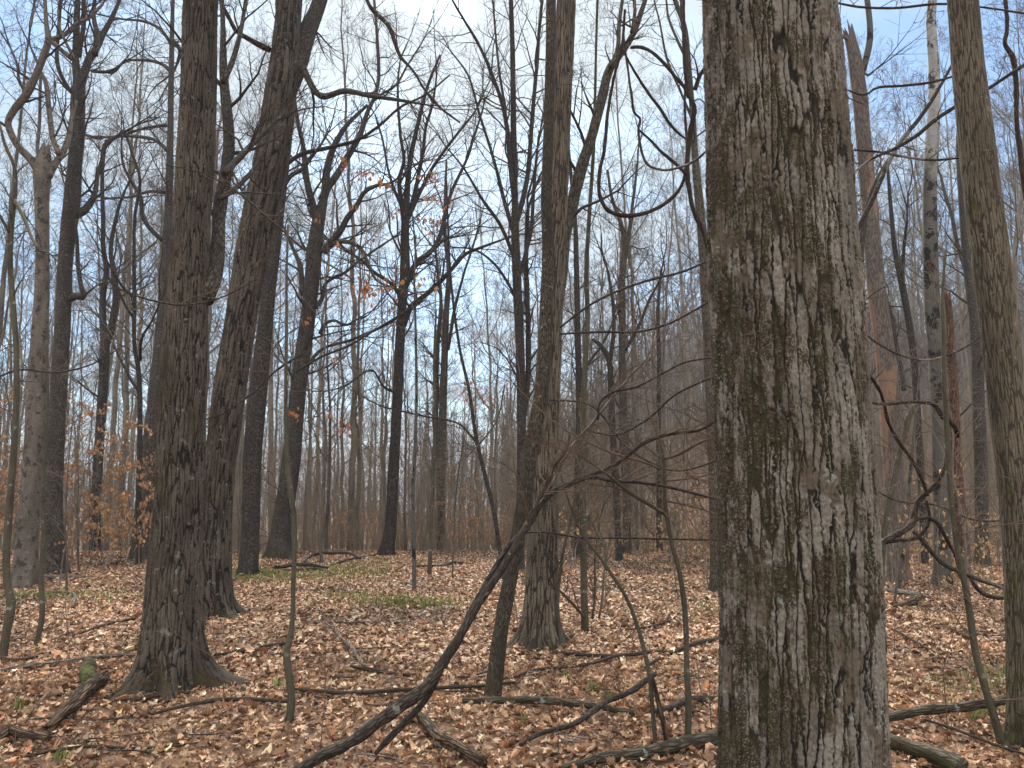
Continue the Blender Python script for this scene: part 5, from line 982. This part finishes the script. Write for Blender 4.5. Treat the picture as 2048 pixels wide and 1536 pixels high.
# ---------------------------------------------------------------- masses nobody could count
def mass_brush():
    rng = random.Random(55); T_ = []
    for k in range(10000):
        y = 19.5 + 50 * rng.random() ** 1.35; px = rng.uniform(-150, 2200); x = (px - 1024) / FPX * y * cp; z = th(x, y)
        if px < 300 and rng.random() < .6: continue
        h = .5 + 3.6 * rng.random() ** 1.7 * (1.25 if px > 1050 else 1)
        grow(T_, (x, y, z - .05), (rng.gauss(0, .15), rng.gauss(0, .15), 1), h, rng.uniform(.004, .012), 2 if h < 2 else 1, 3, rng, .03, .15, 4, .0032, (25, 65), .3)
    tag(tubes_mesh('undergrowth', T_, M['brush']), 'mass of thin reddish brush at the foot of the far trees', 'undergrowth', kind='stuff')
mass_brush()
def far_woods():
    rng = random.Random(77); TT, TC = [], []
    for k in range(2500):
        y = 70 + 190 * rng.random(); px = rng.uniform(-200, 2250) if rng.random() < .3 else rng.uniform(1000, 2250)
        x = (px - 1024) / FPX * y * cp; z = th(x, y); H = rng.uniform(12, 19); R = rng.uniform(.09, .2)
        grow(TT, (x, y, z - .3), (rng.gauss(0, .03), rng.gauss(0, .03), 1), H, R, 3, 3, rng, .02, .03, 0)
        ax = TT[-1][0]
        for j in range(11):
            f = .35 + .6 * j / 11; q = ax[min(3, int(f * 3))]; q2 = ax[min(3, int(f * 3) + 1)] if len(ax) > 3 else ax[-1]; g = f * 3 - int(f * 3)
            c = tuple(q[i] * (1 - g) + q2[i] * g for i in range(3)); a = rng.uniform(0, 6.28)
            grow(TC, c, (math.cos(a) * .7, math.sin(a) * .7, 1), H * rng.uniform(.12, .25) * (1.3 - .7 * f), .035, 2, 3, rng, .06, .14, 3, .016)
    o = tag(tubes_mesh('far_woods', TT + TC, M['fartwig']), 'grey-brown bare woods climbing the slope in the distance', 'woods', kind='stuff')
far_woods()
# ---------------------------------------------------------------- leaf litter, grass
def litter():
    rg = np.random.default_rng(12); N = 480000
    y = 2.2 + (27 - 2.2) * rg.random(N * 3) ** .72; keep = rg.random(N * 3) < 1; y = y[keep]
    x = rg.uniform(-1, 1, len(y)) * (.74 * y + 1.2)
    w = (.74 * y + 1.2) * (y - 1.2) ** -.4; w = w / w.max(); k = rg.random(len(y)) < w; x, y = x[k][:N], y[k][:N]; n = len(x)
    cl = fbm(np.stack([x * 1.3, y * 1.3, x * 0], 1), 3, 71)
    z = terr(x, y) + .004 + np.abs(rg.normal(0, .014, n)) + cl * .015
    size = (.026 + .078 * rg.random(n) ** 1.6)
    pal = ((.36, .215, .135), (.26, .145, .088), (.46, .31, .205), (.64, .49, .35), (.40, .26, .165), (.16, .088, .056), (.54, .39, .265), (.34, .165, .085))
    damp = np.clip((fbm(np.stack([x * .7, y * .7, x * 0 + 4], 1), 4, 77) - .5) * 5, 0, 1)
    c = leafcols(n, pal, 5, .3) * np.array([.98, .95, .90]); c *= (.8 + .4 * cl)[:, None] * (1 - .5 * damp)[:, None]
    gap = rg.random(n) > damp * .35
    pos = np.stack([x, y, z], 1)
    nr = (y < 7.5) & gap; fr = (y >= 7.5) & gap
    root = empty('leaf_litter', (0, 0, 0)); tag(root, 'carpet of curled tan and red-brown fallen leaves', 'leaf litter', kind='stuff')
    leaves_mesh('leaves', pos[nr], size[nr] * .9, .3, c[nr], M['leaf'], root, None, 9, curl=.62, kw=(.3, .35, .35), tpl=TPLF)
    leaves_mesh('leaves', pos[fr], size[fr], .28, c[fr], M['leaf'], root, None, 19, curl=.5, kw=(.4, .35, .25))
litter()
def grass():
    rg = np.random.default_rng(4); pos = []
    for (px, py, sx, sy, n) in ((600, 1150, 90, 8, 1500), (690, 1140, 50, 6, 700), (500, 1150, 30, 8, 500), (770, 1205, 60, 7, 600), (860, 1210, 50, 6, 450), (700, 1195, 40, 5, 200), (60, 1195, 50, 6, 350), (190, 1195, 40, 7, 350), (540, 1160, 60, 8, 500), (790, 1125, 60, 5, 300), (1420, 1225, 30, 12, 160), (2010, 1350, 30, 14, 90), (1930, 1380, 50, 14, 120), (1955, 1430, 30, 9, 80)):
        for _ in range(int(n * 1.2)):
            u, v = px + rg.normal(0, sx), py + abs(rg.normal(0, sy)) * rg.choice([-1, 1])
            if v < 1105: continue
            q = G(u, v)
            if q[1] < 40: pos.append(q)
    for (px, py, n, s) in ((1185, 1385, 60, 5), (1132, 1362, 26, 4), (1215, 1400, 20, 4), (280, 1292, 26, 8), (245, 1290, 12, 5), (38, 1418, 24, 6), (118, 1522, 30, 7), (1050, 1448, 16, 5), (1895, 1230, 10, 6), (555, 1375, 22, 7), (1955, 1440, 30, 6), (2000, 1372, 26, 8)):
        for _ in range(n): pos.append(G(px + rg.normal(0, s), py + rg.normal(0, s * .5)))
    T_ = np.array(pos); n = len(T_)
    L_ = rg.uniform(.02, .09, n) ; a = rg.uniform(0, 6.283, n); ln = rg.uniform(.1, .8, n); w = .0035
    w = .003 + .0005 * T_[:, 1]
    V = np.zeros((n, 5, 3)); ox, oy = np.cos(a), np.sin(a)
    for i, (t_, s_) in enumerate(((0, 1), (0, -1), (.6, -.8), (.6, .8))):
        V[:, i, 0] = T_[:, 0] - oy * s_ * w + ox * ln * L_ * t_ * t_; V[:, i, 1] = T_[:, 1] + ox * s_ * w + oy * ln * L_ * t_ * t_; V[:, i, 2] = T_[:, 2] + .01 + L_ * t_
    V[:, 4, 0] = T_[:, 0] + ox * ln * L_ ; V[:, 4, 1] = T_[:, 1] + oy * ln * L_; V[:, 4, 2] = T_[:, 2] + L_ * .95 + .01
    b = np.arange(n)[:, None] * 5
    Q = b + np.array([0, 1, 2, 3]); R3 = b + np.array([3, 2, 4])
    c = leafcols(n, ((.17, .20, .055), (.23, .24, .075), (.12, .15, .045)), 3)
    tag(mk('grass', V.reshape(-1, 3), [Q, R3], M['green'], None, {'col': ('FLOAT_COLOR', np.repeat(c, 5, 0))}), 'thin patches of fresh green grass coming through the leaves', 'grass', kind='stuff')
grass()
# ---------------------------------------------------------------- air
def haze():
    x0, x1, y0, y1, z0, z1 = -4700, 4700, -4700, 4700, -36, 48
    V = np.array([(x, y, z) for x in (x0, x1) for y in (y0, y1) for z in (z0, z1)]); Q = np.array([(0, 1, 3, 2), (4, 6, 7, 5), (0, 4, 5, 1), (2, 3, 7, 6), (0, 2, 6, 4), (1, 5, 7, 3)])
    m = bpy.data.materials.new('haze'); m.use_nodes = True; t_ = m.node_tree; t_.nodes.clear()
    o = t_.nodes.new('ShaderNodeOutputMaterial'); v = t_.nodes.new('ShaderNodeVolumePrincipled'); v.inputs['Color'].default_value = (.80, .86, .97, 1); v.inputs['Density'].default_value = .0008; v.inputs['Anisotropy'].default_value = .2
    t_.links.new(v.outputs[0], o.inputs['Volume'])
    tag(mk('haze', V, [Q], m, smooth=False), 'thin pale air between the trunks and the far ridge', 'haze', kind='stuff')
haze()
